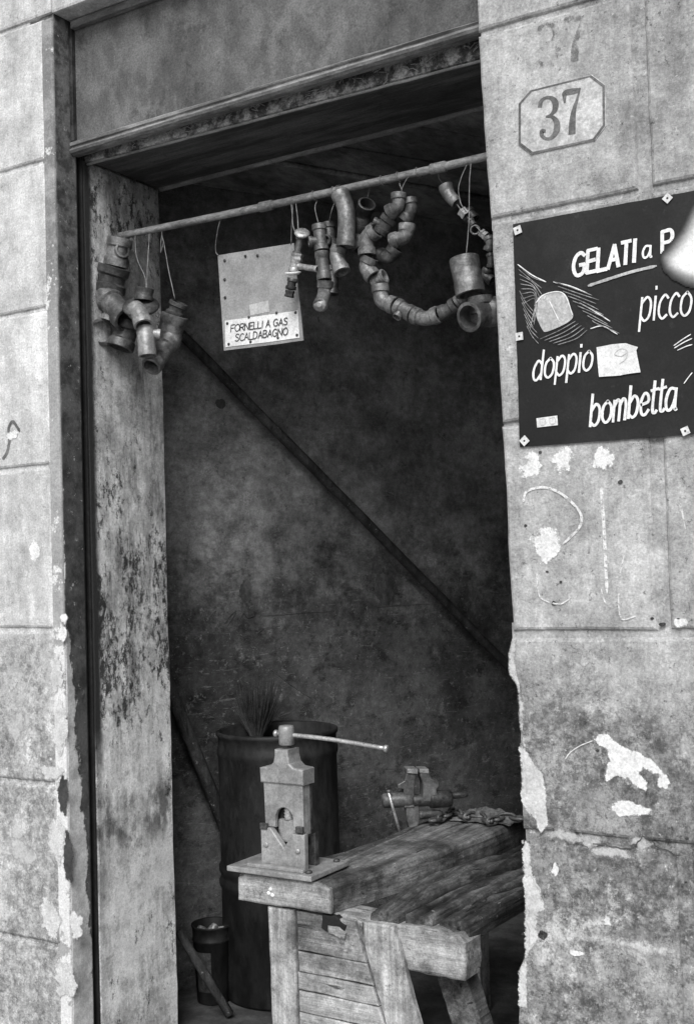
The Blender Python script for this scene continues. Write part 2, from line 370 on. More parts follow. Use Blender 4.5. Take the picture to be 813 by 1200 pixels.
M['scar'] = mat_simple('wall_scar', .24, .34, 30, .9, .3)
M['rag'] = mat_simple('oily_rag', .08, .2, 12, .95, .4)
def mat_ghost():
    n = NT('worn_off_number', .9); n.m.blend_method = 'HASHED'
    v = n.mix(n.rng(n.noise(20, 8, .7), .4, .6), .12, .24)
    n.L(n.rng(n.noise(34, 10, .78, off=6), .47, .58, 0, .75), n.b.inputs['Alpha'])
    return n.out(grain(n, v))
M['ghost'] = mat_ghost()

def mat_flake(name, v0, v1, soft=.18):
    """flaky remains: the sheet thins out raggedly towards its rim (attribute cov)"""
    n = NT(name, .95); a = n.t.nodes.new('ShaderNodeAttribute'); a.attribute_name = 'cov'
    g = n.noise(60, 12, .85, off=3); b = n.noise(20, 12, .8, off=9)
    n.L(n.rng(n.math('ADD', a.outputs['Fac'], n.mul(n.math('SUBTRACT', n.math('ADD', n.mul(g, .55), n.mul(b, .45)), .5), 5.2)), .30, .30+soft), n.b.inputs['Alpha'])
    return n.out(grain(n, n.mul(n.mix(n.rng(b, .35, .65), v0, v1), n.rng(g, .3, .7, .8, 1.12)), .14), g, .6, .004)
M['flake'] = mat_flake('flaked_white_lime', .68, .84, .22); M['flake_rim'] = mat_flake('broken_plaster_rim', .48, .70, .3); M['flake_grey'] = mat_flake('flaked_grey_lime', .46, .60, .8); M['stain'] = mat_flake('black_paint_remains', .03, .08); M['flake_soft'] = mat_flake('crumbled_plaster', .40, .54, .9)
def inside(p, poly_):
    """signed distance to an outline, positive inside"""
    c = False; d = 1e9
    for i in range(len(poly_)):
        a = Vector(poly_[i-1]); b = Vector(poly_[i]); e = b-a; t = max(0, min(1, (p-a).dot(e)/max(1e-12, e.length_squared))); d = min(d, (a+e*t-p).length)
        if (a.y > p.y) != (b.y > p.y) and p.x < (b.x-a.x)*(p.y-a.y)/(b.y-a.y)+a.x: c = not c
    return d if c else -d
def flake(name, pts, y, mat, parent, inset=.012, res=.004):
    """thin flaked sheet on the wall face, full inside and broken raggedly at its rim"""
    pts = [Vector(p) for p in pts]; x0 = min(p.x for p in pts)-inset; x1 = max(p.x for p in pts)+inset; z0 = min(p.y for p in pts)-inset; z1 = max(p.y for p in pts)+inset
    nx = max(4, int((x1-x0)/res)); nz = max(4, int((z1-z0)/res)); V = []; cov = []; Fc = []
    for i in range(nx+1):
        for j in range(nz+1):
            q = Vector((x0+(x1-x0)*i/nx, z0+(z1-z0)*j/nz)); V.append((q.x, y, q.y)); cov.append(max(-1, min(1.3, .4+inside(q, pts)/inset)))
    for i in range(nx):
        for j in range(nz):
            a = i*(nz+1)+j; f = (a, a+1, a+nz+2, a+nz+1)
            if max(cov[k] for k in f) > -.9 and min(V[k][0] for k in f) > XMIN.get(name, -9): Fc.append(f)
    o = mesh(name, V, Fc, mat, parent); at3 = o.data.attributes.new('cov', 'FLOAT', 'POINT'); at3.data.foreach_set('value', cov); return o
XMIN = {}

# ================================================================ THE SETTING
XL, TH = -1.298, .437          # left reveal, wall thickness
SOF = 2.535                    # soffit height
struct(mesh('street', [(-60, -60, -.15), (60, -60, -.15), (60, .0, -.15), (-60, .0, -.15)], [(0, 1, 2, 3)], M['street']))
struct(box('doorstep', (XL, .004, -.16), (.0, TH, -.002), M['floor'], None, .01))
# room behind the doorway: its left wall runs askew, back and to the right
WA = math.radians(26.9); WD = Vector((math.sin(WA), math.cos(WA), 0)); WN = Vector((math.cos(WA), -math.sin(WA), 0)); WP = Vector((-1.55, .70, 0))
CEI = 2.69
w0 = WP+WD*((TH-WP.y)/WD.y); w1 = WP+WD*2.6
corners = [w0, w1, Vector((2.0, w1.y, 0)), Vector((2.0, TH, 0))]
def wallquad(a, b, z0=-.02, z1=CEI, name='interior_wall'):
    d = (b-a).normalized(); nn = Vector((-d.y, d.x, 0))*.12
    V = []
    for z in (z0, z1):
        for q in (a, b, b+nn, a+nn): V.append((q.x, q.y, z))
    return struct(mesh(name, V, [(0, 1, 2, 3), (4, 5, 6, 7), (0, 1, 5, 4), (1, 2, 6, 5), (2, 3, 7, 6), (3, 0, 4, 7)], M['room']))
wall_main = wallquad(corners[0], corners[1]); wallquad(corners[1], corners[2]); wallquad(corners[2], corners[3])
struct(mesh('interior_floor', [(-2.2, TH, -.002), (2.1, TH, -.002), (2.1, 3.5, -.002), (-2.2, 3.5, -.002)], [(0, 1, 2, 3)], M['floor']))
ceil = struct(mesh('interior_ceiling', [(-2.6, .44, CEI+.03), (2.2, .44, CEI+.03), (2.2, 3.6, CEI+.03), (-2.6, 3.6, CEI+.03)], [(0, 1, 2, 3)], M['slot']))
k = 0
for i in range(-2, 9):                                            # ceiling boards along the skewed wall
    o0 = WP + WN*(.015+i*.30); ww = .292
    a = o0; V = []
    j = random.uniform(-.004, .004)
    for z in (CEI+j, CEI+.025):
        for s, t in ((0, -.2), (ww, -.2), (ww, 2.7), (0, 2.7)):
            q = a+WN*s+WD*t; V.append((q.x, max(q.y, TH+.004), z))
    mesh('plank', V, [(0, 1, 2, 3), (4, 5, 6, 7), (0, 1, 5, 4), (1, 2, 6, 5), (2, 3, 7, 6), (3, 0, 4, 7)], M['ceiling'], ceil)
p0, p1 = Vector((-1.115, .80, CEI-.012)), Vector((-.70, 1.63, CEI-.012))
tube('batten', [p0, p1], .010, M['bead'], ceil, 6)

# ---------------------------------------------------------------- the building front
bld = thing('building', 'old plastered street front with grooved piers round a tall open doorway', 'building')
def block(x0, x1, z0, z1, mat, parent, g=.007, seed=0.0, left=None, right=None, y1=.05, bev=.007):
    pts = [(x0+g, z0+g)]
    pts += [(x1-g, z0+g), (x1-g, z1-g), (x0+g, z1-g)] if left is None else [(x1-g, z0+g), (x1-g, z1-g)]+left
    if left is not None: pts = pts[1:]
    return prism('plaster_block', rough(pts, .03, .0016, seed), 0, y1, mat, parent, bev)
ZC = [-.15, .37, .80, 1.216, 1.662, 2.097, 2.508, 2.912]
pl = box('pier', (-3.4, .0075, -.15), (XL-.0905, TH, 3.9), M['pier_left'], bld)
box('joint_mortar', (-1.39, .0078, -.14), (-1.3375, .028, 2.9), M['pier_left'], pl)
for i in range(len(ZC)-1):
    block(-2.20, -1.329, ZC[i], ZC[i+1], M['pier_left'], pl, .005, i*3.1)
    block(-3.4, -2.20, ZC[i], ZC[i+1], M['pier_left'], pl, .005, i*2.3)
prism('corner_margin', rough([(-1.345, -.15), (XL-.0015, -.15), (XL-.0015, 2.905), (-1.345, 2.905)], .03, .0010, 4.4, 20), .0022, .03, M['margin'], pl, .005)
box('upper_block', (-3.4, -.0, 2.917), (XL+.0, .06, 3.9), M['pier_left'], pl, .008)
# outer reveal in black paint, shutter channel, pale inner jamb: all one plane, split where they differ
box('painted_reveal', (XL-.05, .0095, -.14), (XL, .086, 2.93), M['return'], bld, .003)
tr = box('shutter_channel', (XL-.09, .088, -.14), (XL-.045, .109, 2.9), M['slot'], bld)
box('channel_lip', (XL-.046, .0865, -.14), (XL-.001, .0888, 2.6), M['slot'], tr)
box('channel_lip', (XL-.046, .1072, -.14), (XL-.0008, .1113, 2.6), M['slot'], tr)
jm = prism('jamb', rough([(.1115, -.14), (TH, -.14), (TH, SOF-.002), (.1115, SOF-.002)], .02, .0022, 2.0, 22), 0, .05, M['jamb'], bld, .006)
for v in jm.data.vertices: v.co = (XL-v.co.y, v.co.x, v.co.z)      # turn the slab into the reveal plane
bm = bmesh.new(); bm.from_mesh(jm.data); bmesh.ops.recalc_face_normals(bm, faces=bm.faces); bm.to_mesh(jm.data); bm.free()
# the fascia board over the door
fa = box('fascia_panel', (XL+.012, .078, 2.572), (.02, .092, 2.895), M['fascia'], bld)
box('panel_edge', (XL+.001, .064, 2.572), (XL+.013, .093, 2.9), M['iron_dark'], fa, .002)
# moulding under the panel, profile swept along X
prof = [(.092, 2.534), (.072, 2.534), (.062, 2.538), (.058, 2.544), (.060, 2.549), (.066, 2.551), (.066, 2.555), (.061, 2.558), (.060, 2.566), (.065, 2.570), (.0775, 2.5735), (.092, 2.5735)]
V = []; Fc = []; nx = 30
for i in range(nx+1):
    x = XL+.002+(.02-XL)*i/nx
    for y, z in prof: V.append((x, y+.0012*noise.noise(Vector((x*9, z*90, 0))), z+(.012*i/nx if z < 2.56 else .004*i/nx)+.0012*noise.noise(Vector((x*7, y*90, 5)))))
n = len(prof)
for i in range(nx):
    for j in range(n): a = i*n+j; b = i*n+(j+1) % n; Fc.append((a, b, b+n, a+n))
Fc += [tuple(range(n)), tuple(nx*n+j for j in range(n))]
mesh('moulding', V, Fc, M['fascia_wood'], fa)
box('panel_top_moulding', (XL+.014, .058, 2.888), (.02, .0775, 2.91), M['fascia_wood'], fa, .004)
box('upper_wall', (XL+.001, .0, 2.913), (.0, .3, 3.9), M['pier_left'], bld, .008)
# lintel behind the shutter slot
li = box('lintel', (XL+.001, .128, SOF), (.03, TH, 2.9), M['soffit'], bld)
cb = box('cobwebbed_board', (XL+.002, .1165, SOF-.008), (.02, .1275, SOF+.07), M['cobweb_board'], li, .003)
for v in cb.data.vertices:
    if v.co.z < SOF+.03: v.co.z -= .013*(v.co.x-XL)/1.3+.001
box('slot_back', (XL+.002, .094, 2.62), (.02, .1155, 2.66), M['slot'], li)
V = []; Fc = []
for i in range(70):                                                # cobweb threads and straw caught on the board
    x = random.uniform(-1.15, -.03); z = random.uniform(SOF, SOF+.035); y = .1145
    P = [Vector((x, y, z))]
    for q in range(random.randint(2, 4)): P.append(P[-1]+Vector((random.uniform(-.014, .022), random.uniform(-.004, .002), random.uniform(-.012, .012))))
    sweep(P, .0009, 4, True, V, Fc)
mesh('cobweb', V, Fc, M['web'], li)['kind'] = 'stuff'
V = []; Fc = []
P = [(XL+.003+(.03-XL)*i/40, TH+.004+.002*noise.noise(Vector((i*.35, 0, 0))), SOF-.0+.002*noise.noise(Vector((i*.3, 5, 0)))) for i in range(41)]
sweep(P, .0105, 8, True, V, Fc); mesh('edge_bead', V, Fc, M['bead'], li, True)
P = [(XL+.003+(.03-XL)*i/40, .128+.002*noise.noise(Vector((i*.45, 2, 0))), SOF-.011-.013*i/40+.0015*noise.noise(Vector((i*.4, 5, 0)))) for i in range(41)]
V, Fc = sweep(P, .0045, 6); mesh('edge_bead', V, Fc, M['bead'], li, True)
# right pier
pr = box('pier', (.024, .008, -.15), (3.0, TH, 3.9), M['pier_right'], bld)
RB = [(2.097, 2.512, .338), (1.655, 2.097, .338), (1.212, 1.655, .338), (.372, .793, .345)]
def W2(x, y): p = at(x, y, 0); return (p.x, p.z)
edge_hi = [(.012, 1.212), (-.003, 1.215)]
for i, (za, zb, xj) in enumerate(RB[:3]):
    l = {0: [(-.016, zb-.004), (-.012, (za+zb)/2), (-.002, za+.004)], 1: [(.0, zb-.004), (.002, (za+zb)/2), (.006, za+.004)], 2: [(.006, zb-.004), (.010, (za+zb)/2), (.014, za+.004)]}[i]
    block(0, xj-.008, za, zb, M['pier_right'], pr, .006, 20+i, left=l)
    block(xj+.008, 1.2, za, zb, M['pier_right'], pr, .006, 30+i)
    block(1.2, 3.0, za, zb, M['pier_right'], pr, .006, 35+i)
block(-.02, 1.2, 2.512, 2.93, M['pier_right'], pr, .006, 41); block(1.2, 3.0, 2.512, 2.93, M['pier_right'], pr, .006, 42)
block(-.02, 1.2, 2.93, 3.4, M['pier_right'], pr, .006, 43); block(1.2, 3.0, 2.93, 3.9, M['pier_right'], pr, .006, 44); block(-.02, 1.2, 3.4, 3.9, M['pier_right'], pr, .006, 45)
eL = [W2(*q) for q in ((599, 748), (594, 768), (597, 789), (606, 803), (608, 820), (609, 860), (609, 894), (610, 936), (612, 972))]
block(0, .72, .797, 1.212, M['pier_right'], pr, .006, 51, left=eL, bev=.008)
block(.72, 3.0, .797, 1.212, M['pier_right'], pr, .006, 52)
eL = [W2(*q) for q in ((613, 990), (613, 1020), (615, 1074), (615, 1120), (607, 1138), (607, 1182))]+[(-.008, .378)]
block(0, .345, .372, .793, M['pier_right'], pr, .002, 53, left=eL, bev=.006)
block(.368, 3.0, .372, .793, M['pier_right'], pr, .006, 54)
block(-.01, .6, -.15, .372, M['pier_right'], pr, .006, 55); block(.6, 3.0, -.15, .372, M['pier_right'], pr, .006, 56)
for zf, xf in ((2.512, -.011), (2.097, -.002), (1.655, .008), (1.212, .010), (.795, .026), (.372, .0)): box('joint_mortar', (xf, .0085, zf-.02), (.03, .05, zf+.02), M['pier_right'], pr)
# bare lime, chips, chalk and nail holes on the right pier
def patch(cx, cy, rx, ry, seed, mat='flake', th=.0012, amp=.35, rot=0.0, parent=pr):
    c = at(cx, cy, 0); s = px(1, c)
    return flake('plaster_patch', blob(c.x, c.z, rx*s*1.15, ry*s, seed, 44, amp, rot), -th, M[mat], parent, min(.018, min(rx, ry)*s*.75))
for i, a in enumerate(((622, 546, 12, 13), (613, 541, 8, 6), (660, 538, 13, 13), (706, 538, 13, 11), (640, 637, 15, 21), (737, 948, 21, 7), (798, 730, 9, 5), (676, 1117, 8, 3), (712, 1080, 4, 5), (651, 1019, 4, 7))):
    patch(*a, i*1.7, 'flake' if i != 1 else 'flake_grey', .0012+i*.00015)
big = [(697, 868), (703, 861), (713, 864), (726, 875), (745, 880), (765, 892), (778, 905), (785, 915), (783, 926), (770, 922), (772, 908), (765, 905), (752, 901), (748, 906), (757, 916), (758, 926), (745, 922), (735, 912), (722, 912), (712, 916), (709, 908), (715, 892), (712, 880)]
flake('plaster_patch', rough([W2(*q) for q in big], .006, .003, 1.0, 60), -.0013, M['flake'], pr, .009)
edge = [(609, 855), (611, 874), (619, 884), (626, 897), (636, 906), (642, 940), (641, 968), (634, 976), (625, 960), (616, 950), (612, 938), (611, 900)]
flake('plaster_patch', rough([W2(*q) for q in edge], .006, .003, 2.0, 60), -.0016, M['flake_rim'], pr, .010)
edge2 = [(614, 1030), (622, 1028), (632, 1045), (636, 1060), (630, 1075), (628, 1105), (621, 1112), (617, 1080)]
flake('plaster_patch', rough([W2(*q) for q in edge2], .006, .004, 3.0, 60), -.0018, M['flake_rim'], pr, .010)
flake('plaster_patch', rough([W2(*q) for q in ((670, 1090), (730, 1098), (792, 1108), (790, 1128), (740, 1118), (690, 1108))], .006, .005, 4.0, 60), -.001, M['flake_grey'], pr, .022)
for i, (x, y, rx, ry) in enumerate(((640, 850, 26, 30), (668, 900, 20, 26), (700, 880, 14, 22), (665, 960, 26, 12), (655, 1060, 30, 36), (720, 1050, 34, 26), (690, 790, 40, 20), (760, 800, 30, 24))[:0]):
    patch(x, y, rx, ry, 60+i*2.2, 'flake_grey', .0005+i*.00003, .3)
rim = [(613, 985), (620, 990), (624, 1025), (634, 1042), (637, 1060), (630, 1078), (628, 1105), (621, 1116), (617, 1140), (618, 1182), (608, 1182), (608, 1140), (615, 1122), (615, 1074)]
flake('plaster_patch', [W2(*q) for q in rim], -.0014, M['flake_rim'], pr, .012)
flake('plaster_patch', [W2(*q) for q in ((600, 745), (606, 747), (604, 775), (609, 800), (614, 830), (613, 860), (609, 858), (606, 805), (597, 790), (595, 768))], -.0012, M['flake_grey'], pr, .007)
for i, (x, y, rx, ry) in enumerate(((660, 980, 20, 8), (690, 985, 16, 7), (715, 1000, 22, 7), (755, 990, 14, 9), (684, 775, 6, 8), (678, 795, 5, 6))): patch(x, y, rx, ry, 80+i*1.9, 'flake_soft', .0006+i*.00005, .45)
def strokes(name, lines, wpx, mat, parent, Y, z=1.0, jit=.0):
    """flat strokes traced on a plane y = Y"""
    V = []; Fc = []
    for i, l in enumerate(lines):
        P = [at(q[0], q[1], Y) for q in l]; s = px(1, P[0])
        P = crom([(p.x, p.z, 0) for p in P], 7); w = [wpx*s*(1+.35*noise.noise(Vector((j*.6, i*3.3, 0)))) for j in range(len(P))]
        w[0] *= .5; w[-1] *= .4
        ribbon(V, Fc, P, w, Y-i*.00008)
    return mesh(name, V, Fc, mat, parent)
strokes('chalk_mark', [[(613, 588), (617, 576), (636, 571), (655, 577), (672, 591), (681, 605), (678, 619), (660, 637)]], 3, M['chalk'], pr, -.0022)
strokes('chalk_mark', [[(704, 572), (707, 610), (709, 650), (711, 695)]], 4, M['chalk'], pr, -.0022)
for l_ in [[(733, 643), (729, 660), (726, 675)], [(725, 695), (725, 712), (729, 726), (745, 722)], [(796, 585), (803, 620)], [(629, 672), (630, 690), (635, 702), (655, 708), (667, 702)], [(704, 690), (709, 706), (716, 708)]]: strokes('chalk_mark', [l_], 1.6, M['chalk'], pr, -.0022)
strokes('chalk_mark', [[(695, 868), (680, 874), (668, 882), (662, 890)]], 1.2, M['chalk'], pr, -.0022)
crack = [[(695, 990), (708, 989), (716, 994), (735, 995), (745, 990), (752, 981), (760, 983), (768, 992), (785, 1000), (806, 1004)]]
ck = []
for a, b in zip(crack[0], crack[0][1:]):
    for t in (0, .33, .66): ck.append((lerp_(a[0], b[0], t)+random.uniform(-1, 1), lerp_(a[1], b[1], t)+random.uniform(-1.6, 1.6)))
strokes('crack', [ck], 1.3, M['soffit'], pr, -.0021)
for i, (x, y, r) in enumerate(((727, 565, 3), (616, 616, 2), (641, 670, 1.6), (657, 682, 1.8), (649, 707, 3), (764, 725, 2), (776, 732, 3.5), (795, 728, 4), (730, 348, 1.5), (613, 1095, 2), (636, 1096, 6), (633, 530, 2), (700, 880, 2), (783, 985, 2), (805, 983, 2))):
    c = at(x, y, 0); prism('nail_hole', blob(c.x, c.z, px(r, c), px(r, c)*.8, i*2.1, 14, .3), -.0018, .004, M['nail'], pr)
# left pier marks
strokes('chalk_mark', [[(23, 505), (15, 494), (10, 502), (11, 515), (8, 530), (3, 538)]], 4, M['num_ink'], pl, -.0015)
for i, (x, y, rx, ry, k) in enumerate(((66, 790, 9, 22, 0), (70, 850, 9, 30, 0), (62, 905, 16, 8, 0), (74, 930, 7, 20, 1), (66, 985, 12, 26, 0), (80, 1010, 6, 30, 1), (58, 1075, 14, 22, 0), (90, 1085, 9, 16, 0), (30, 1000, 20, 16, 2), (20, 850, 14, 20, 2), (76, 1150, 16, 20, 0))): patch(x, y, rx, ry, 130+i*2.7, ('flake_rim', 'stain', 'flake_soft')[k], .0004+i*.00008, .4, 0, pl)
patch(41, 646, 7, 13, 8.8, 'flake', .001, .25, 0, pl)
for i, a in enumerate(((75, 725, 5, 7), (74, 742, 6, 9), (15, 510, 9, 5))): patch(*a, 11+i, 'flake', .002, .35, 0, pl)
lw = [(62, 768), (78, 764), (86, 780), (84, 800), (80, 830), (82, 870), (86, 905), (80, 915), (66, 905), (60, 870), (59, 820)]

# ---------------------------------------------------------------- lettering
G = {  # stroke glyphs, unit height 1, (advance, [strokes])
 'F': (.55, [[(0, 0), (0, 1)], [(0, 1), (.5, 1)], [(0, .52), (.38, .52)]]), 'O': (.7, [[(.32, 1), (.05, .8), (0, .4), (.2, .02), (.5, .1), (.62, .5), (.5, .9), (.3, 1)]]),
 'R': (.62, [[(0, 0), (0, 1)], [(0, 1), (.4, .98), (.5, .75), (.38, .52), (0, .48)], [(.2, .48), (.55, 0)]]), 'N': (.68, [[(0, 0), (0, 1)], [(0, 1), (.52, 0)], [(.52, 0), (.54, 1)]]),
 'E': (.55, [[(0, 0), (0, 1)], [(0, 1), (.46, 1)], [(0, .5), (.38, .52)], [(0, 0), (.48, 0)]]), 'L': (.55, [[(0, 1), (0, 0)], [(0, 0), (.46, 0)]]), 'I': (.2, [[(.05, 0), (.05, 1)]]),
 'A': (.66, [[(0, 0), (.28, 1)], [(.28, 1), (.54, 0)], [(.1, .35), (.46, .35)]]), 'G': (.72, [[(.55, .85), (.35, 1), (.1, .85), (0, .45), (.15, .05), (.42, .02), (.56, .2), (.56, .45)], [(.56, .45), (.34, .45)]]),
 'S': (.6, [[(.48, .85), (.3, 1), (.08, .88), (.08, .66), (.4, .42), (.46, .18), (.25, 0), (0, .12)]]), 'C': (.62, [[(.52, .85), (.32, 1), (.08, .8), (0, .45), (.14, .08), (.36, 0), (.52, .15)]]),
 'D': (.66, [[(0, 0), (0, 1)], [(0, 1), (.36, .92), (.52, .5), (.36, .08), (0, 0)]]), 'B': (.62, [[(0, 0), (0, 1)], [(0, 1), (.36, .97), (.44, .76), (.3, .54), (0, .52)], [(.3, .54), (.5, .3), (.36, .03), (0, 0)]]),
 'T': (.64, [[(.24, 0), (.24, 1)], [(0, 1), (.46, 1)]]), 'P': (.55, [[(0, 0), (0, 1)], [(0, 1), (.36, 1), (.46, .75), (.36, .5), (0, .48)]]), ' ': (.35, []), '9': (.5, [[(.4, .7), (.2, .5), (0, .7), (.2, 1), (.4, .8), (.36, .3), (.15, 0)]]),
 # lower case: x-height 1
 'a': (.72, [[(.52, .95), (.2, 1), (.0, .55), (.06, .06), (.3, .05), (.5, .5), (.54, .98)], [(.54, .98), (.52, .05), (.62, 0)]]),
 'p': (.66, [[(.04, 1), (.02, -.42)], [(.04, .75), (.3, 1), (.5, .75), (.46, .2), (.24, 0), (.04, .2)]]), 'i': (.26, [[(.05, 1), (.05, .0)], [(.05, 1.42), (.06, 1.30)]]),
 'c': (.55, [[(.44, .85), (.26, 1), (.04, .7), (.02, .25), (.2, 0), (.42, .14)]]), 'o': (.64, [[(.28, 1), (.04, .75), (.02, .25), (.22, 0), (.46, .2), (.5, .7), (.28, 1)]]),
 'd': (.66, [[(.46, .8), (.24, 1), (.02, .6), (.04, .15), (.22, 0), (.46, .3)], [(.5, 1.5), (.46, .0)]]), 'b': (.66, [[(.05, 1.5), (.0, 0)], [(.02, .7), (.28, 1), (.5, .75), (.46, .2), (.24, 0), (.0, .2)]]),
 'm': (.86, [[(.02, 1), (.0, 0)], [(.02, .7), (.2, 1), (.34, .8), (.32, 0)], [(.34, .7), (.52, 1), (.68, .8), (.66, 0)]]), 'e': (.58, [[(.04, .5), (.44, .6), (.4, .92), (.2, 1), (.02, .6), (.08, .1), (.28, 0), (.48, .2)]]),
 't': (.44, [[(.18, 1.5), (.12, .2), (.24, 0), (.36, .1)], [(0, 1.08), (.4, 1.12)]]),
}
def word(name, text, b0, b1, hv, wpx, mat, parent, Y, slant=0.0, tf=lambda q: q, straight=False):
    """text on the baseline b0 -> b1 (photo points after tf), letter height hv"""
    tot = sum(G[c][0] for c in text)-.1; V = []; Fc = []; u = 0; kk = 0
    b0 = Vector(b0); b1 = Vector(b1); bx = (b1-b0)/tot
    for c in text:
        adv, st = G[c]; jy = random.uniform(-.02, .02)
        for l in st:
            pts = []
            for (gx, gy) in l:
                q = b0+bx*(u+gx+slant*gy) + Vector((0, -hv))*(gy+jy); q = tf(q); p = at(q[0], q[1], Y); pts.append((p.x, p.z, 0))
            s = px(1, at(*tf(b0), Y)); P = crom(pts, 5) if len(pts) > 2 else [Vector(p) for p in pts]
            ribbon(V, Fc, P, [wpx*s*(1+.16*noise.noise(Vector((j*.7, kk*3.1, 1)))) for j in range(len(P))], Y-kk*.00006); kk += 1
        u += adv
    return mesh(name, V, Fc, mat, parent)

# ---------------------------------------------------------------- ice cream poster
po = thing('poster', 'black hand painted ice cream poster tacked on the right pier below number 37', 'poster')
tfp = lambda q: (580+.2866*q[0], 220+.2866*q[1])
YP = -.006
tl, bl_ = at(602, 263, 0), at(610, 524, 0)
PXR = .66
nx, nz = 24, 18; V = []; Fc = []
for i in range(nx+1):
    for j in range(nz+1):
        u = i/nx; w = j/nz; x0 = tl.x+(bl_.x-tl.x)*w; x = x0+(PXR-x0)*u; zt = tl.z-.004*u; zb = bl_.z-.006*u
        z = zt+(zb-zt)*w; e = min(u, 1-u, w, 1-w)
        y = -.0035-.0025*(1-min(1, e*8))*abs(noise.noise(Vector((x*9, z*9, 3))))
        if e == 0: x += .0012*noise.noise(Vector((x*40, z*40, 0))); z += .0012*noise.noise(Vector((x*40, z*40, 7)))
        V.append((x, y, z))
for i in range(nx):
    for j in range(nz): a = i*(nz+1)+j; Fc.append((a, a+1, a+nz+2, a+nz+1))
sheet = mesh('sheet', V, Fc, M['paint_black'], po)
sm = sheet.modifiers.new('thickness', 'SOLIDIFY'); sm.thickness = .0012; sm.offset = 1
YT = -.0068
word('lettering', 'GELATI', (318, 362), (572, 302), 90, 4.4, M['ink_white'], po, YT, .06, tfp)
word('lettering', 'a', (604, 286), (640, 279), 46, 2.6, M['ink_white'], po, YT, 0, tfp)
word('lettering', 'P', (683, 266), (724, 256), 88, 4.4, M['ink_white'], po, YT, 0, tfp)
word('lettering', 'picco', (590, 546), (800, 520), 96, 2.7, M['ink_white'], po, YT, .10, tfp)
word('lettering', 'doppio', (153, 788), (396, 742), 78, 2.7, M['ink_white'], po, YT, .10, tfp)
word('lettering', 'bombetta', (388, 974), (742, 903), 86, 3.3, M['ink_white'], po, YT, .07, tfp)
ice = [(160, 480), (178, 447), (215, 428), (255, 422), (282, 432), (297, 452), (308, 490), (319, 522), (303, 545), (262, 568), (210, 588), (195, 582), (178, 550), (165, 515)]
def poly(name, pts, Y, mat, parent, tf=tfp, rnd=True, amp=.0006):
    q = [at(*tf(p), Y) for p in pts]; q = [(p.x, p.z) for p in q]
    if rnd:
        c = crom([(p[0], p[1], 0) for p in q+[q[0]]], 4)[:-1]; q = [(p.x, p.y) for p in c]
    else: q = rough(q, .01, amp)
    return prism(name, q, Y, Y+.0005, mat, parent)
poly('painted_wafer', ice, YT, M['ink_mid'], po)
strokes('painted_highlight', [[tfp(q) for q in l] for l in ([(166, 470), (200, 436), (258, 424), (290, 446), (316, 520)], [(222, 462), (240, 500), (262, 545)], [(200, 455), (206, 440)])], 1.3, M['ink_white'], po, YT-.001)
hat = []
for i in range(9): hat.append([(92+i*3, 312+i*20), (150+i*2+random.uniform(-8, 8), 362+i*12), (205-i*7+random.uniform(-8, 8), 385+i*25)])
for i in range(7): hat.append([(100+i*5, 420+i*24), (122+i*5, 462+i*24), (150+i*4+random.uniform(-6, 10), 505+i*22)])
for i in range(9): hat.append([(238+i*20, 382+i*20), (320+i*12, 410+i*18), (400+i*12+random.uniform(-15, 15), 440+i*19+random.uniform(-6, 6))])
for i in range(5): hat.append([(185+i*18, 618+i*6), (260+i*18, 585+i*8), (330+i*12, 545+i*9)])
strokes('painted_rays', [[tfp(q) for q in l] for l in hat], .85, M['ink_grey'], po, YT)
strokes('painted_rays', [[tfp(q) for q in l] for l in ([(238, 384), (310, 402), (380, 432)], [(92, 312), (150, 355), (208, 384)], [(345, 470), (400, 500), (470, 545)], [(390, 575), (440, 565), (500, 598)])], 1.2, M['ink_white'], po, YT-.001)
strokes('painted_rays', [[tfp(q) for q in l] for l in ([(730, 645), (765, 620), (800, 598)], [(732, 655), (770, 632), (805, 615)], [(745, 664), (780, 648), (806, 640)], [(772, 800), (790, 775), (806, 755)])], 1.2, M['ink_white'], po, YT)
strokes('underline', [[tfp(q) for q in ((380, 400), (470, 370), (560, 342), (660, 318))]], 3.4, M['ink_mid'], po, YT)
poly('price_paper', [(415, 652), (475, 640), (535, 635), (585, 650), (578, 664), (588, 712), (596, 755), (510, 768), (425, 775), (419, 715)], YT-.0016, M['paper'], po, tfp, False, .001)
word('lettering', '9', (488, 722), (540, 716), 62, .7, M['num_ground'], po, YT-.0022, 0, tfp)
poly('paper_label', [(168, 942), (253, 931), (256, 970), (171, 980)], YT-.0006, M['paper'], po, tfp, False, .0004)
strokes('label_mark', [[tfp(q) for q in l] for l in ([(182, 948), (202, 945), (204, 966), (186, 969), (183, 950)], [(222, 943), (243, 940), (245, 962), (226, 964), (223, 945)])], .8, M['ink_mid'], po, YT-.0012)
# airbrushed white cone at the right: an ink density painted per vertex
na = NT('airbrushed_paint', .7); at_ = na.t.nodes.new('ShaderNodeAttribute'); at_.attribute_name = 'ink'
M['airbrush'] = na.out(grain(na, na.mix(at_.outputs['Fac'], .018, .80), .12))
cone = [(835, 95), (790, 190), (745, 250), (712, 288), (720, 318), (745, 342), (790, 366), (860, 386), (930, 330), (900, 120)]
V = []; Fc = []; ink = []; nx, nz = 60, 66
for i in range(nx+1):
    for j in range(nz+1):
        q = Vector((625+300*i/nx, 20+390*j/nz)); d = inside(q, cone); k = max(0, min(1, (d+40)/78)); k = k*k*(3-2*k)
        low = max(0, min(1, (q.y-300-(q.x-660)*.28)/26)); k *= 1-.42*low
        v = at(*tfp(q), YT-.0012); V.append(v); ink.append(k)
for i in range(nx):
    for j in range(nz):
        a = i*(nz+1)+j
        if max(ink[a], ink[a+1], ink[a+nz+1], ink[a+nz+2]) > .01 and V[a+nz+2].x < PXR-.004: Fc.append((a, a+1, a+nz+2, a+nz+1))
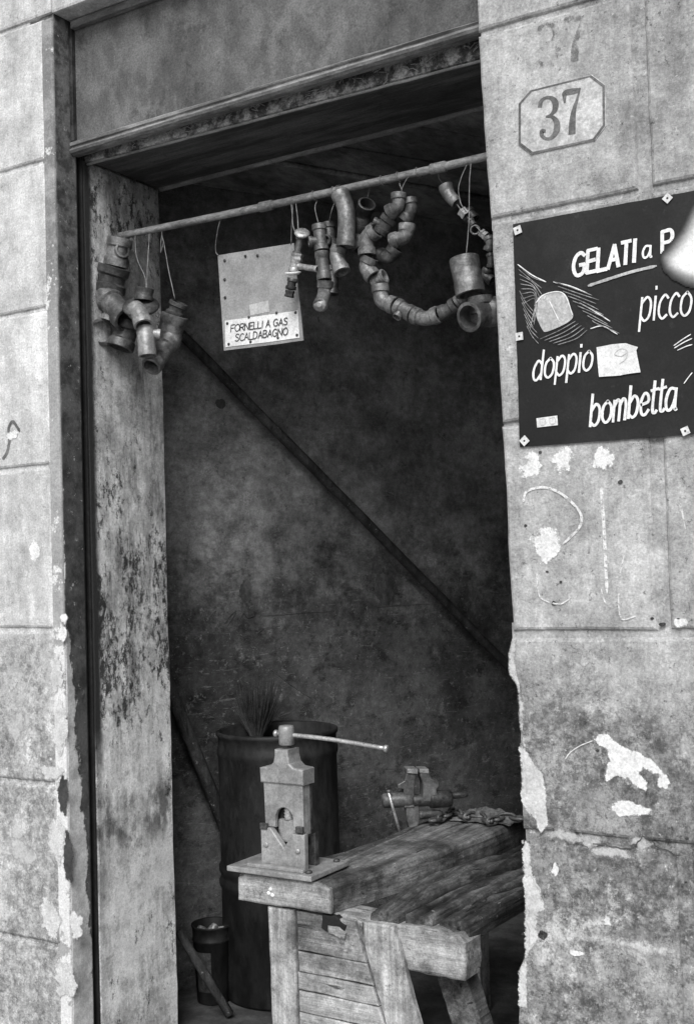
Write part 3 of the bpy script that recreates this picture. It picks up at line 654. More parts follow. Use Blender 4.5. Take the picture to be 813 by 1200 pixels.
co = mesh('painted_cone', V, Fc, M['airbrush'], po); at2 = co.data.attributes.new('ink', 'FLOAT', 'POINT'); at2.data.foreach_set('value', ink)
for (x, y, rt) in ((606.5, 269.5, .25), (782, 232, .75), (608.5, 394, .05), (614.5, 516.5, .7), (803, 505, .35)):
    c = at(x, y, -.008); h = px(5.3, c)/1.15
    q = [(c.x+h*(a*math.cos(rt)-b*math.sin(rt)), c.z+h*(a*math.sin(rt)+b*math.cos(rt))) for a, b in ((-1, -1), (1, -1), (1, 1), (-1, 1))]
    tb = prism('tin_tab', q, -.0095, -.0082, M['tab'], po); lathe('nail', (c.x, -.0088, c.z), [(.0022, 0), (.0024, .001), (.0012, .0018)], M['nail'], tb, 8, (0, -1, 0))

# ---------------------------------------------------------------- house number
hn = thing('house_number', 'grey painted number 37 in an eight sided frame on the right pier', 'house number')
oc = [(621, 105), (693, 87), (709, 99), (709.5, 147), (697, 164), (622, 180.5), (607, 169), (607, 121)]
def W3(q): p = at(q[0], q[1], -.003); return (p.x, p.z)
ow = [W3(q) for q in oc]; c0 = Vector((sum(p[0] for p in ow)/8, sum(p[1] for p in ow)/8))
prism('number_plate', rough(ow, .012, .0006, 1), -.003, .004, M['num_ground'], hn, .0015)
V = []; Fc = []
for i in range(8):
    for s in (.99, .935): p = c0+(Vector(ow[i])-c0)*s; V.append((p.x, -.0034, p.y))
for i in range(8): a = 2*i; b = 2*((i+1) % 8); Fc.append((a, b, b+1, a+1))
mesh('border', V, Fc, M['num_ink'], hn)
def digits(parent, mat, ox, oy, sx, sy, Y, name):
    # traced in photo points: (x, y, half-width)
    three = [[(632.5, 124, 2.5), (634, 118, 2.4), (639, 114, 1.6), (646, 114.5, 2.4), (650.5, 120, 3.6), (650, 128, 3.2), (645, 134, 1.6), (640, 136, 1)],
             [(640, 136, 1), (647, 136.5, 1.8), (652, 143, 3.4), (652, 152, 3.8), (647, 160, 2.4), (640, 162, 1.6), (635, 158.5, 2.2), (635, 153.5, 2.8), (638.5, 153, 1.6)]]
    seven = [[(661.5, 119.5, 1.2), (661.2, 113, 2.2), (662, 108.5, 3.2), (670, 106.5, 3.4), (677, 105, 2.6), (679.5, 103, 1.0)],
             [(679.5, 103, .8), (676, 116, 1.6), (672, 130, 2.8), (670.5, 142, 3.8), (670, 154.5, 4.2)]]
    for d in (three, seven):
        V = []; Fc = []
        for i, l in enumerate(d):
            Pp = crom([(q[0], q[1], q[2]) for q in l], 6); Wd = []; P2 = []
            for q in Pp:
                p = at(ox+(q.x-655)*sx, oy+(q.y-134)*sy, Y); P2.append((p.x, p.z)); Wd.append(px(2*q.z*sx, p)*1.05)
            ribbon(V, Fc, P2, Wd, Y-i*.0001)
        mesh(name, V, Fc, mat, parent)
digits(hn, M['num_ink'], 655, 134, 1, 1, -.0038, 'digit')
digits(pr, M['ghost'], 656, 48, 1.12, 1.0, -.0016, 'worn_number')

# ---------------------------------------------------------------- rod across the doorway
RY = .255
rd = thing('hanging_rod', 'long thin iron pipe spanning the doorway that carries the fittings', 'rod')
ra, rb = at(141, 276, RY), at(600, 176, RY)
ra.x = XL-.02; rb = Vector((.05, RY, rb.z+.0))
def rod(t): p = ra.lerp(rb, t); p.z += -.006*math.sin(math.pi*t); return p
tube('pipe', [rod(i/24) for i in range(25)], .0105, M['rod'], rd, 12)
for t in (.40, .78): lathe('sleeve', rod(t), [(.0135, -.02), (.0138, -.018), (.0138, .018), (.0135, .02)], M['rod'], rd, 14, rb-ra)
def rodat(x):       # point of the rod above photo column x
    best = min((abs((Vector(((rod(i/200)-CAM).dot(CR), 0))/((rod(i/200)-CAM).dot(CF))).x*FPX+PW/2-x), i) for i in range(201)); return rod(best[1]/200)

# ---------------------------------------------------------------- fittings
def P3(q, Y0): return at(q[0], q[1], q[2] if len(q) > 2 else Y0)
def fitting(name, pts, r, Y, parent, mat='fit_a', r1=None, branch=None, collar=.14, seg=16):
    """hollow cast pipe fitting: collared tube through photo points (x, y[, depth]); branch = (where 0-1, (dx, dy, dY), length, r)"""
    P = [P3(q, Y) for q in pts]; mid = P[len(P)//2]; rm = px(r, mid)*1.07; re = px(r1, mid)*1.07 if r1 else rm
    C = crom(P, 7); n = len(C); V = []; Fc = []
    # arc-length resample
    L = [0]
    for a, b in zip(C, C[1:]): L.append(L[-1]+(b-a).length)
    tot = L[-1]
    def pt(s):
        s = max(0, min(tot, s))
        for i in range(1, n):
            if L[i] >= s: return C[i-1].lerp(C[i], (s-L[i-1])/max(1e-9, L[i]-L[i-1]))
        return C[-1]
    cl = min(rm*.75, tot*.28); ss = [0, .0008, cl, cl+rm*.14]; ss += [cl+rm*.14+(tot-2*(cl+rm*.14))*i/7 for i in range(1, 7)]; ss += [tot-cl-rm*.14, tot-cl, tot-.0008, tot]
    R = []
    for i, s in enumerate(ss):
        rr = rm+(re-rm)*s/tot
        k = 1.0 if s <= cl+1e-6 or s >= tot-cl-1e-6 else 1-collar
        if i in (0, len(ss)-1): k = .95
        R.append(rr*k)
    pts_ = [pt(s) for s in ss]
    ins = [pt(min(tot*.4, rm*1.3)), pt(.0004)]; 
    pts_ = [ins[0], pt(0)] + pts_ + [pt(tot), pt(tot-min(tot*.4, rm*1.3))]; R = [rm*.70, rm*.78] + R + [re*.78, re*.70]
    # tangents from the outer path only
    base = 0; T = []
    path = pts_
    full = [pt(s) for s in [x*tot/40 for x in range(41)]]
    def tan(p):
        i = min(range(41), key=lambda q: (full[q]-p).length); return (full[min(40, i+1)]-full[max(0, i-1)]).normalized()
    u = None
    for i, p in enumerate(path):
        t = tan(p)
        if u is None: u = t.orthogonal().normalized()
        u = (u-t*u.dot(t)).normalized(); w = t.cross(u)
        for k in range(seg):
            a = 2*math.pi*k/seg; V.append(p+u*(R[i]*math.cos(a))+w*(R[i]*math.sin(a)))
    m_ = len(path)
    for i in range(m_-1):
        for k in range(seg): a = i*seg+k; b = i*seg+(k+1) % seg; Fc.append((a, b, b+seg, a+seg))
    Fc.append(tuple(range(seg))); Fc.append(tuple((m_-1)*seg+k for k in range(seg)))
    if branch:
        wb, dv, ln, br = branch; o = pt(tot*wb); br = px(br, o)
        d = (CR*dv[0]-CU*dv[1]+Vector((0, 1, 0))*dv[2]).normalized(); e = o+d*px(ln, o)
        pp = [o, e-d*br*.6, e-d*br*.58, e-d*.0006, e, e, e-d*br*1.1]; rr = [br*.86, br*.86, br, br, br*.95, br*.76, br*.68]
        base = len(V); uu = d.orthogonal().normalized(); ww = d.cross(uu)
        for p, r_ in zip(pp, rr):
            for k in range(seg): a = 2*math.pi*k/seg; V.append(p+uu*(r_*math.cos(a))+ww*(r_*math.sin(a)))
        for i in range(len(pp)-1):
            for k in range(seg): a = base+i*seg+k; b = base+i*seg+(k+1) % seg; Fc.append((a, b, b+seg, a+seg))
        Fc.append(tuple(base+k for k in range(seg))); Fc.append(tuple(base+(len(pp)-1)*seg+k for k in range(seg)))
    o = mesh(name, V, Fc, M[mat], parent); o.data.shade_smooth()
    o.data.set_sharp_from_angle(angle=math.radians(42)); return o
def wire(pts, parent, Y=RY, r=.9, mat='wire'):
    P = [q if isinstance(q, Vector) else P3(q, Y) for q in pts]; C = crom(P, 6)
    C = [c+Vector((.0012*noise.noise(Vector((i*.5, c.x*20, 0))), 0, .0)) for i, c in enumerate(C)]
    return tube('wire', C, px(r, C[0])*.75, M[mat], parent, 5)
def hook(x, parent, to, Y=RY):
    """wire loop over the rod at photo column x and down to a point"""
    c = rodat(x); t = (rb-ra).normalized(); C = []
    for i in range(9):
        a = math.radians(-60+300*i/8+90); C.append(c+Vector((0, 1, 0))*(.0128*math.cos(a))+Vector((0, 0, 1))*(.0128*math.sin(a))+t*(.0012*i))
    C += [P3(q, Y) for q in to]
    return tube('wire', crom(C, 4), .0013, M['wire'], parent, 5)

YJ = .215
s1 = thing('fitting_string', 'string of wide dark cast tees and elbows hung against the left jamb', 'pipe fittings', group='strings of pipe fittings on the rod')
hook(146, s1, [(143, 279, .23), (141, 286, YJ)])
fitting('tee_fitting', [(141, 279), (138, 296), (135, 312)], 14, YJ, s1, 'fit_a', branch=(.55, (1, -.1, -.9), 15, 9))
fitting('tee_fitting', [(134, 312, .2), (130, 327, .2), (127, 343, .2)], 18, YJ, s1, 'fit_b', branch=(.5, (-.9, .1, -.1), 20, 11))
fitting('tee_fitting', [(124, 346, .19), (135, 360, .185), (149, 374, .18)], 15.5, YJ, s1, 'fit_a', branch=(.45, (-.3, 1, -.1), 19, 11))
fitting('elbow_fitting', [(108, 386, .215), (117, 387, .20), (121, 388.5, .165)], 15, .2, s1, 'fit_b')
fitting('elbow_fitting', [(150, 376, .22), (146, 392, .215), (140.5, 408, .205)], 15, .2, s1, 'fit_b')
s2 = thing('fitting_string', 'pale reducer and coupling with a round flange hung on the left jamb', 'pipe fittings', group='strings of pipe fittings on the rod')
YM = .15
wire([rodat(158), (160, 300, .22), (170, 325, .19), (171, 340, YM)], s2); wire([rodat(176), (173, 310, .22), (172, 340, YM)], s2)
fitting('cap_fitting', [(169.5, 337), (168.5, 344), (168, 352)], 10.5, YM, s2, 'fit_b', collar=.05)
fl = thing; cF = at(165, 359, YM-.01)
lathe('flange', cF, [(px(11, cF), -.006), (px(21, cF), -.005), (px(22, cF), 0), (px(21, cF), .005), (px(12, cF), .008)], M['fit_b'], s2, 24, (.35, -.55, .75))
fitting('elbow_fitting', [(158, 362, YM-.02), (164, 369, YM-.03), (168, 381, YM-.035)], 10.6, YM, s2, 'fit_c', collar=.06)
fitting('tee_fitting', [(170, 384, YM-.015), (171.5, 400, YM-.02), (173, 417, YM-.02)], 10, YM, s2, 'fit_c', collar=.04, branch=(.2, (1, .1, .2), 17, 7))
s3 = thing('fitting_string', 'banded tee and downturned elbow hung at the inner edge of the left jamb', 'pipe fittings', group='strings of pipe fittings on the rod')
YR = .26
wire([rodat(188), (193, 290, .26), (198, 318, .26), (205, 350, YR)], s3); wire([rodat(190), (188, 296, .26), (192, 282, .26)], s3)
fitting('union_fitting', [(210, 354), (207, 362), (204.5, 370)], 10.5, YR, s3, 'fit_b', collar=.2)
fitting('tee_fitting', [(205, 369), (201, 383), (196, 399)], 15, YR, s3, 'fit_a', collar=.08)
fitting('elbow_fitting', [(199, 398, .25), (190, 412, .22), (177, 430, .17)], 13.5, YR, s3, 'fit_a', r1=11)
# brass tap
tp = thing('tap', 'brass tap with a crossways spout and white collar hung beside the card sign', 'tap')
YA = .235
wire([rodat(341), (343, 262, .245), (347, 276, YA)], tp); wire([rodat(347), (349, 262, .245), (349, 270, YA)], tp)
cA = at(354, 273, YA); lathe('handwheel', cA, [(px(4, cA), -.003), (px(9, cA), -.002), (px(9.5, cA), .001), (px(8, cA), .004), (px(3, cA), .005)], M['brass'], tp, 14, (.5, -.6, .6))
fitting('valve_body', [(352.5, 276), (350, 288), (347.5, 299)], 5.2, YA, tp, 'fit_b', collar=.25)
fitting('nut', [(348.5, 297), (347.8, 301), (347, 305)], 7, YA, tp, 'brass', collar=.1, seg=6)
fitting('tee_fitting', [(347, 304), (345.7, 311), (344, 319)], 6.2, YA, tp, 'brass', collar=.1)
fitting('spout', [(346, 311, YA), (358, 313, YA), (372, 315, YA-.005)], 3.6, YA, tp, 'brass', collar=.06)
cC = at(343.5, 320.5, YA); lathe('white_collar', cC, [(px(4, cC), -.004), (px(6.5, cC), -.0035), (px(10, cC), .003), (px(9.5, cC), .0045), (px(4, cC), .005)], M['white_enamel'], tp, 20, (.1, -.25, 1))
fitting('tail_pipe', [(343, 326), (341.5, 333), (340.5, 339)], 6, YA, tp, 'fit_b', collar=.2)
fitting('nut', [(340, 340), (339.3, 344), (338.5, 348)], 5.4, YA, tp, 'iron_dark', collar=.1, seg=6)
# string of tees
s4 = thing('fitting_string', 'vertical string of slim tees ending in a plugged elbow beside the tap', 'pipe fittings', group='strings of pipe fittings on the rod')
YC = .245
hook(367, s4, [(369, 243, YC), (373.5, 263, YC)]); hook(389, s4, [(389, 245, YC), (385, 264, .27)])
fitting('tee_fitting', [(373.5, 263), (375, 278), (377, 293.5)], 8, YC, s4, 'fit_a', branch=(.62, (-1, .1, -.15), 14, 6.5))
fitting('tee_fitting', [(377, 295), (378, 311), (380, 328)], 8.2, YC, s4, 'fit_a', collar=.1)
fitting('elbow_fitting', [(381, 329), (380, 344), (375, 358, YC-.05)], 9, YC, s4, 'fit_a', r1=8)
cP = at(375, 357, YC-.053); lathe('plug', cP, [(px(7.6, cP), -.002), (px(7.6, cP), .002), (px(4, cP), .003), (px(4, cP), .008), (px(2, cP), .0085)], M['fit_c'], s4, 12, (.2, -1, -.1))
fitting('tee_fitting', [(384, 261, .275), (385.5, 274, .275), (387, 288, .275)], 8, .275, s4, 'fit_b', branch=(.75, (.15, .2, -1), 12, 6.5))
fitting('tee_fitting', [(388, 312, .27), (390, 326, .27), (389, 345, .265)], 7.5, .27, s4, 'fit_b')
s5 = thing('fitting_string', 'two long bent elbows wired tight to the rod beside the slim tees', 'pipe fittings', group='strings of pipe fittings on the rod')
hook(394, s5, [(398, 228, .25)]); hook(399, s5, [(400, 226, .25)])
fitting('elbow_fitting', [(398, 226), (405, 243), (406, 264), (404.5, 289)], 10.5, .235, s5, 'fit_a', collar=.07)
fitting('elbow_fitting', [(399, 288, .25), (395, 300, .25), (401, 319, .245)], 9.5, .25, s5, 'fit_a', collar=.1)
s6 = thing('fitting_string', 'open mouthed dark coupling hung behind the big garland of elbows', 'pipe fittings', group='strings of pipe fittings on the rod')
hook(445, s6, [(436, 215, .27), (429, 237, .275)])
fitting('coupling', [(430, 238, .255), (425.5, 250, .275), (423, 262, .285)], 10, .28, s6, 'fit_b', collar=.06)
fitting('elbow_fitting', [(423, 263, .285), (420, 276, .29), (424, 292, .29)], 10, .29, s6, 'fit_b', collar=.08)
# the garland
s7 = thing('fitting_garland', 'long curling garland of cast elbows and tees looping from the rod', 'pipe fittings', group='strings of pipe fittings on the rod')
hook(489, s7, [(480, 206, .25), (472, 218, .25), (470, 226, .25)]); hook(464, s7, [(468, 214, .255), (471, 223, .255)])
YG = .235
E1 = [('elbow_fitting', [(467, 226), (466, 241), (455, 249)], 8.8, None, YG, 'fit_a'), ('elbow_fitting', [(479, 233), (481, 247), (474, 258)], 9, None, .26, 'fit_b'),
 ('elbow_fitting', [(477, 262), (475, 276), (459, 283)], 9.6, None, .255, 'fit_a'), ('elbow_fitting', [(464, 290), (455, 301), (443, 298)], 9.2, None, .262, 'fit_b'),
 ('tee_fitting', [(457, 254), (451, 263), (445, 273)], 9.4, (.55, (-.9, -.35, 0), 14, 6), .25, 'fit_b'), ('elbow_fitting', [(441, 269), (430, 279), (430, 299)], 10, None, .225, 'fit_a'),
 ('elbow_fitting', [(434, 301), (429, 313), (438, 325)], 9.6, None, .23, 'fit_a'), ('tee_fitting', [(437, 331), (443, 327.5), (451, 323)], 8.6, None, .245, 'fit_a'),
 ('elbow_fitting', [(445, 334), (448, 352), (463, 358)], 10, None, .235, 'fit_a'), ('tee_fitting', [(465, 358), (474, 363), (483, 368)], 9.5, (.35, (-.35, 1, -.5), 14, 5.5), .235, 'fit_a'),
 ('elbow_fitting', [(484, 369), (499, 373), (514, 368)], 9.8, None, .235, 'fit_a'), ('elbow_fitting', [(516, 367), (525, 363), (534, 356)], 8.8, None, .24, 'fit_b'),
 ('elbow_fitting', [(535, 355), (540, 351), (545, 346)], 8, None, .25, 'fit_a')]
for nm, pts, r, br, Y, mt in E1: fitting(nm, pts, r, Y, s7, mt, branch=br, collar=.15)
gp = [at(*q, .25) for q in ((466, 226), (478, 245), (476, 272), (455, 300), (433, 300), (432, 318), (446, 340), (470, 362), (500, 372), (525, 364), (545, 346))]
tube('wire', crom(gp, 4), .002, M['iron_dark'], s7, 5)
wire([(536, 360, .24), (538, 372, .24), (544, 386, .24)], s7, .24, .9, 'iron_dark')
# big coupling
s8 = thing('fitting_string', 'widest coupling with a gaping elbow below it hung next to the right pier', 'pipe fittings', group='strings of pipe fittings on the rod')
YB = .20
wire([rodat(551), (550, 215, .23), (549, 265, .21), (546, 300, YB)], s8); wire([rodat(549), (538, 215, .24), (539, 235, .24), (546, 248, .23)], s8)
fitting('coupling', [(543.5, 302), (547, 322), (551.5, 345)], 16.5, YB, s8, 'fit_a', collar=.03, seg=24)
fitting('elbow_fitting', [(583, 364, .24), (566, 367, .215), (549, 371.5, .165)], 16.5, .2, s8, 'fit_a', collar=.05, seg=24, branch=(.45, (-.1, -1, 0), 20, 15))
s9 = thing('fitting_string', 'thin string of small nuts and rings disappearing behind the right pier', 'pipe fittings', group='strings of pipe fittings on the rod')
YS = .29
hook(507, s9, [(514, 208, .27), (521, 217, YS)])
fitting('reducer', [(522, 217), (526, 228), (535, 238)], 8.6, YS, s9, 'fit_a', r1=6.4, collar=.05)
fitting('nut', [(541, 247), (544, 250), (547, 253)], 6.5, YS, s9, 'fit_c', seg=6)
fitting('union_fitting', [(548, 246, .3), (552, 252, .3), (556, 257, .3)], 6.5, YS, s9, 'fit_b')
fitting('nipple', [(551, 257), (553, 261), (555, 264)], 4.2, YS, s9, 'fit_a')
cR = at(556.5, 269, YS); nR = (CAM-cR).normalized()
V, Fc = [], []
u = nR.orthogonal().normalized(); w = nR.cross(u); rp = [cR+u*(px(5, cR)*math.cos(2*math.pi*i/20))+w*(px(5, cR)*math.sin(2*math.pi*i/20)) for i in range(21)]
tube('ring', rp, px(1.2, cR), M['fit_c'], s9, 8)
fitting('nut', [(564, 272), (567, 275), (570, 277)], 5.2, YS, s9, 'fit_c', seg=6)
fitting('elbow_fitting', [(572, 277), (574, 286), (571, 294)], 5.6, YS, s9, 'fit_a')
fitting('nipple', [(574, 297), (575, 306), (574, 314)], 4.6, YS, s9, 'fit_b'); fitting('elbow_fitting', [(572, 315), (568, 323), (577, 329)], 6, YS, s9, 'fit_b')
tube('wire', crom([at(*q, YS) for q in ((523, 218), (536, 240), (549, 256), (566, 275), (575, 300), (571, 325))], 5), .0018, M['wire'], s9, 5)

# ---------------------------------------------------------------- card sign
cs = thing('hanging_sign', 'grey card sign for gas cookers and water heaters hung by wire from the rod', 'sign')
YS2 = .285
def quad_prism(name, pts, Y, th, mat, parent):
    q = [at(p[0], p[1], Y) for p in pts]; return prism(name, rough([(p.x, p.z) for p in q], .02, .0007, Y*7), Y, Y+th, mat, parent)
quad_prism('board', [(255.2, 298.8), (344, 284.4), (355.2, 398.8), (262.4, 410.8)], YS2, .004, M['card'], cs)
quad_prism('label_plate', [(263.5, 375.6), (348.8, 363.6), (350.7, 395.6), (264.2, 406.8)], YS2-.0016, .0014, M['paper'], cs)
quad_prism('worn_patch', [(292, 357), (314.5, 351.5), (315.5, 365), (293.5, 369)], YS2-.0005, .0004, M['card_patch'], cs)
tfs = lambda q: (240+.16*q[0], 270+.16*q[1])
word('lettering', 'FORNELLI A GAS', (190, 742), (606, 688), 50, 1.15, M['nail'], cs, YS2-.0024, .05, tfs)
word('lettering', 'SCALDABAGNO', (222, 812), (606, 762), 52, 1.15, M['nail'], cs, YS2-.0024, .05, tfs)
for i, (x, y) in enumerate(((297, 186), (385, 183), (145, 218), (145, 358), (148, 490), (323, 634), (525, 603), (665, 600), (675, 765), (165, 680), (175, 832), (335, 815), (535, 785))):
    p = at(*tfs((x, y)), YS2-.002); lathe('rivet', p, [(.0042, 0), (.004, .0012), (.002, .002)], M['nail'], cs, 8, (0, -1, 0))
wire([rodat(259), (255, 270, .265), (252.5, 293, YS2), (256, 299, YS2-.001)], cs); wire([rodat(344), (342, 262, .27), (341, 286, YS2-.001)], cs)

# ---------------------------------------------------------------- leaning poles on the askew wall
def wl(x, y, off): return atn(x, y, WP+WN*off, WN)
V = []; Fc = []
A, B = wl(205, 384, .06), wl(640, 826, .06); B = A+(B-A)*((A.z-.02)/(A.z-B.z)); P = [A.lerp(B, i/30)+Vector((0, 0, .004*noise.noise(Vector((i*.4, 0, 0))))) for i in range(31)]
dp = mesh('leaning_pole', *sweep(P, [.017+.0015*noise.noise(Vector((i*.7, 3, 0))) for i in range(31)], 10), M['wood_dark'], None, True)
tag(dp, 'long dark pole slanting down across the grimy room wall', 'pole')
A, B = wl(192, 790, .05), wl(270, 985, .05); B = A+(B-A)*((A.z-.025)/(A.z-B.z)); P = [A.lerp(B, i/10) for i in range(11)]
tag(mesh('leaning_bar', *sweep(P, .022, 8), M['wood_dark'], None, True), 'short dark bar leaning on the wall beside the drum', 'bar')
# scrawl and scars on the wall
def wall_strokes(name, lines, w, mat):
    V = []; Fc = []
    for l in lines:
        P = crom([wl(q[0], q[1], .002) for q in l], 5)
        sweep(P, px(w, P[0])*.5, 4, True, V, Fc)
    return mesh(name, V, Fc, mat, wall_main)
wall_strokes('scrawl', [[(245, 732), (246, 724), (250, 719), (253, 716), (250, 724), (246, 733)], [(263, 731), (270, 722), (277, 716), (272, 725), (265, 736)], [(280, 727), (286, 719), (290, 724), (298, 722)], [(302, 742), (309, 737)]], 1.0, M['nail'])
wall_strokes('scratch', [[(318, 785), (340, 802), (364, 818)], [(310, 722), (345, 719), (390, 716)], [(438, 712), (480, 709), (520, 708)], [(512, 506), (523, 516)]], .5, M['fit_a'])
def wall_patch(x, y, rx, ry, seed, mat):
    c = wl(x, y, .0); s = px(1, c); b = blob(0, 0, rx*s*1.1, ry*s, seed, 26, .3)
    V = [c+WN*.0015+WD*p[0]+Vector((0, 0, p[1])) for p in b]; return mesh('wall_scar', V, [tuple(range(len(V)))], mat, wall_main)
for i, (x, y, rx, ry) in enumerate(((242, 556, 8, 8), (288, 584, 8, 9), (505, 655, 7, 8), (376, 510, 4, 6), (288, 692, 8, 13), (450, 690, 14, 20), (258, 473, 6, 6))):
    wall_patch(x, y, rx, ry, i*3.3, M['scar'] if i < 4 else M['soffit'])

# ---------------------------------------------------------------- drum, bucket, broom, stick
DC = Vector((-1.225, .875, 0)); DR = .193
dr = thing('oil_drum', 'tall dark ribbed steel drum standing behind the workbench', 'drum')
pf = [(DR*.97, 0), (DR, .01)]
for z in (.36, .405): pf += [(DR, z-.018), (DR*1.035, z-.006), (DR*1.035, z+.006), (DR, z+.018)]
for z in (.775,): pf += [(DR, z-.02), (DR*1.025, z-.008), (DR*1.025, z+.006), (DR, z+.018)]
pf += [(DR, .822), (DR*1.03, .828), (DR*1.035, .838), (DR*1.0, .842), (DR*.97, .836), (DR*.96, .79), (.001, .785)]
lathe('shell', DC, pf, M['drum'], dr, 40)
V = []; Fc = []
for i in range(240):
    a = random.uniform(0, 6.28); r = random.random()**.5; hx = math.cos(a)*r; hy = math.sin(a)*r
    b0 = Vector((DC.x-.12+hx*.022, DC.y+.05+hy*.018, .80)); b1 = b0+Vector((hx*.06+random.gauss(0, .014), hy*.04+random.gauss(0, .01), random.uniform(.10, .20)))
    sweep([b0, b0.lerp(b1, .5)+Vector((hx*.004, hy*.004, 0)), b1], [.0018, .0016, .0008], 4, True, V, Fc)
br = thing('broom', 'dark twig broom standing bristles up in the drum', 'broom')
mesh('bristles', V, Fc, M['iron_dark'], br); tube('handle', [(DC.x-.115, DC.y+.045, .79), (DC.x-.12, DC.y+.05, .84)], .013, M['wood_dark'], br, 8)
bc = Vector((-1.375, .70, 0)); bk = thing('bucket', 'small labelled tin bucket of scraps on the floor left of the drum', 'bucket')
lathe('shell', bc, [(.050, 0), (.052, .003), (.062, .19), (.064, .192), (.064, .198), (.062, .2), (.0635, .232), (.0665, .236), (.0665, .242), (.062, .24), (.058, .19), (.001, .19)], M['drum'], bk, 28)  # bucket and its label coloured dark for the shadow they stand in
for sgn, w in ((1, .030),):
    V = []; Fc = []
    for i in range(9):
        a = -2.0+.9*i/8+.1
        for z, r in ((.04, .0548), (.165, .0612)): V.append((bc.x+r*math.cos(a), bc.y+r*math.sin(a), z))
    for i in range(8): Fc.append((2*i, 2*i+1, 2*i+3, 2*i+2))
    mesh('paper_label', V, Fc, M['fit_b'], bk)
for i in range(12):
    a = random.uniform(0, 6.28); r = random.uniform(0, .042); c = bc+Vector((r*math.cos(a), r*math.sin(a), .20+random.uniform(0, .025)))
    d = Vector((random.uniform(-1, 1), random.uniform(-1, 1), random.uniform(-.6, .6)))
    o = lathe('scrap_fitting', c, [(.008, -.016), (.011, -.012), (.011, .012), (.008, .016)], M['fit_a' if i % 3 else 'fit_c'], None, 10, d)
    tag(o, 'small metal scrap piece lying in the tin bucket', 'scrap', 'metal scraps in the bucket')
sA = atn(209, 1092, (-1.33, .52, 0), (0, 1, 0)); sB = Vector((-1.235, .60, .01))
tag(mesh('stick', *sweep([sA, sA.lerp(sB, .5), sB], [.012, .015, .014], 8), M['wood_dark'], None, True), 'short pale stick leaning from the jamb beside the bucket', 'stick')

# ---------------------------------------------------------------- workbench
wb = thing('workbench', 'rough low timber workbench with thick weathered planks in the doorway', 'workbench')
def plank(name, outline, z0, z1, mat, parent, amp=.004, seed=0.0, ny=26, nx_=8, round_=.012, cracks=()):
    """thick board running in depth: outline(t) -> (xl, xr, y) for t 0..1; uneven worn top, rounded edges"""
    V = []; Fc = []; prof_n = None
    for j in range(ny+1):
        t = j/ny; xl, xr, y, dz = outline(t); ring = []
        for i in range(nx_+1):                                        # top, left to right
            u = i/nx_; x = xl+(xr-xl)*u; e = min(u, 1-u)*(xr-xl); z = z1+dz
            if e < round_: z -= round_*(1-math.sqrt(max(0, 1-(1-e/round_)**2)))
            nz_ = noise.noise(Vector((x*26, y*5, seed)))*amp+noise.noise(Vector((x*70, y*16, seed+4)))*amp*.5+noise.noise(Vector((x*120, y*40, seed+8)))*amp*.25-max(0, noise.noise(Vector((x*30, y*14, seed+2)))-.3)*amp*2.2
            for (u0, ya, yb, dp) in cracks:                           # splits along the grain
                uc = u0+.05*noise.noise(Vector((y*4, u0*9, seed)))+.015*noise.noise(Vector((y*17, u0*9, seed)))
                if ya < y < yb: nz_ -= dp*math.exp(-((u-uc)*(xr-xl)/.005)**2)*min(1, (y-ya)*9, (yb-y)*9)
            ring.append((x, y, z+nz_))
        wob = noise.noise(Vector((0, y*9, seed+7)))*amp
        ring.append((xr+wob, y, (z0+z1)/2+dz)); ring.append((xr-.004, y, z0+dz)); ring.append((xl+.004, y, z0+dz)); ring.append((xl+wob, y, (z0+z1)/2+dz))
        prof_n = len(ring); V += ring
    for j in range(ny):
        for i in range(prof_n): a = j*prof_n+i; b = j*prof_n+(i+1) % prof_n; Fc.append((a, b, b+prof_n, a+prof_n))
    Fc.append(tuple(range(prof_n))); Fc.append(tuple(ny*prof_n+i for i in range(prof_n)))
    o = mesh(name, V, Fc, mat, parent); return o
def lerp(a, b, t): return a+(b-a)*t
def table(keys):
    def f(t):
        s = t*(len(keys)-1); i = min(int(s), len(keys)-2); return [lerp(a, b, s-i) for a, b in zip(keys[i], keys[i+1])]
    return f
ZB = .50; ZT = .578
# thick plank under the vise
q = lambda x, y, z: atz(x, y, z)
o1 = plank('thick_plank', table([(-.868, -.585, .185, 0), (-.79, -.548, .31, 0), (-.742, -.515, .46, 0), (-.712, -.475, .65, .003), (-.722, -.452, .85, .002), (-.70, -.447, 1.08, 0)]), ZB+.002, ZT, M['wood_slab'], wb, .0032, 1.0, 110, 70, .016, ((.66, .15, .55, .012), (.45, .8, 1.3, .008)))
prism('plank_end', rough([(-.866, ZB+.004), (-.582, ZB+.004), (-.578, ZB+.03), (-.582, ZT-.012), (-.61, ZT-.002), (-.84, ZT-.002), (-.864, ZT-.014)], .012, .0018, 3), .172, .188, M['wood_end'], wb, .006)
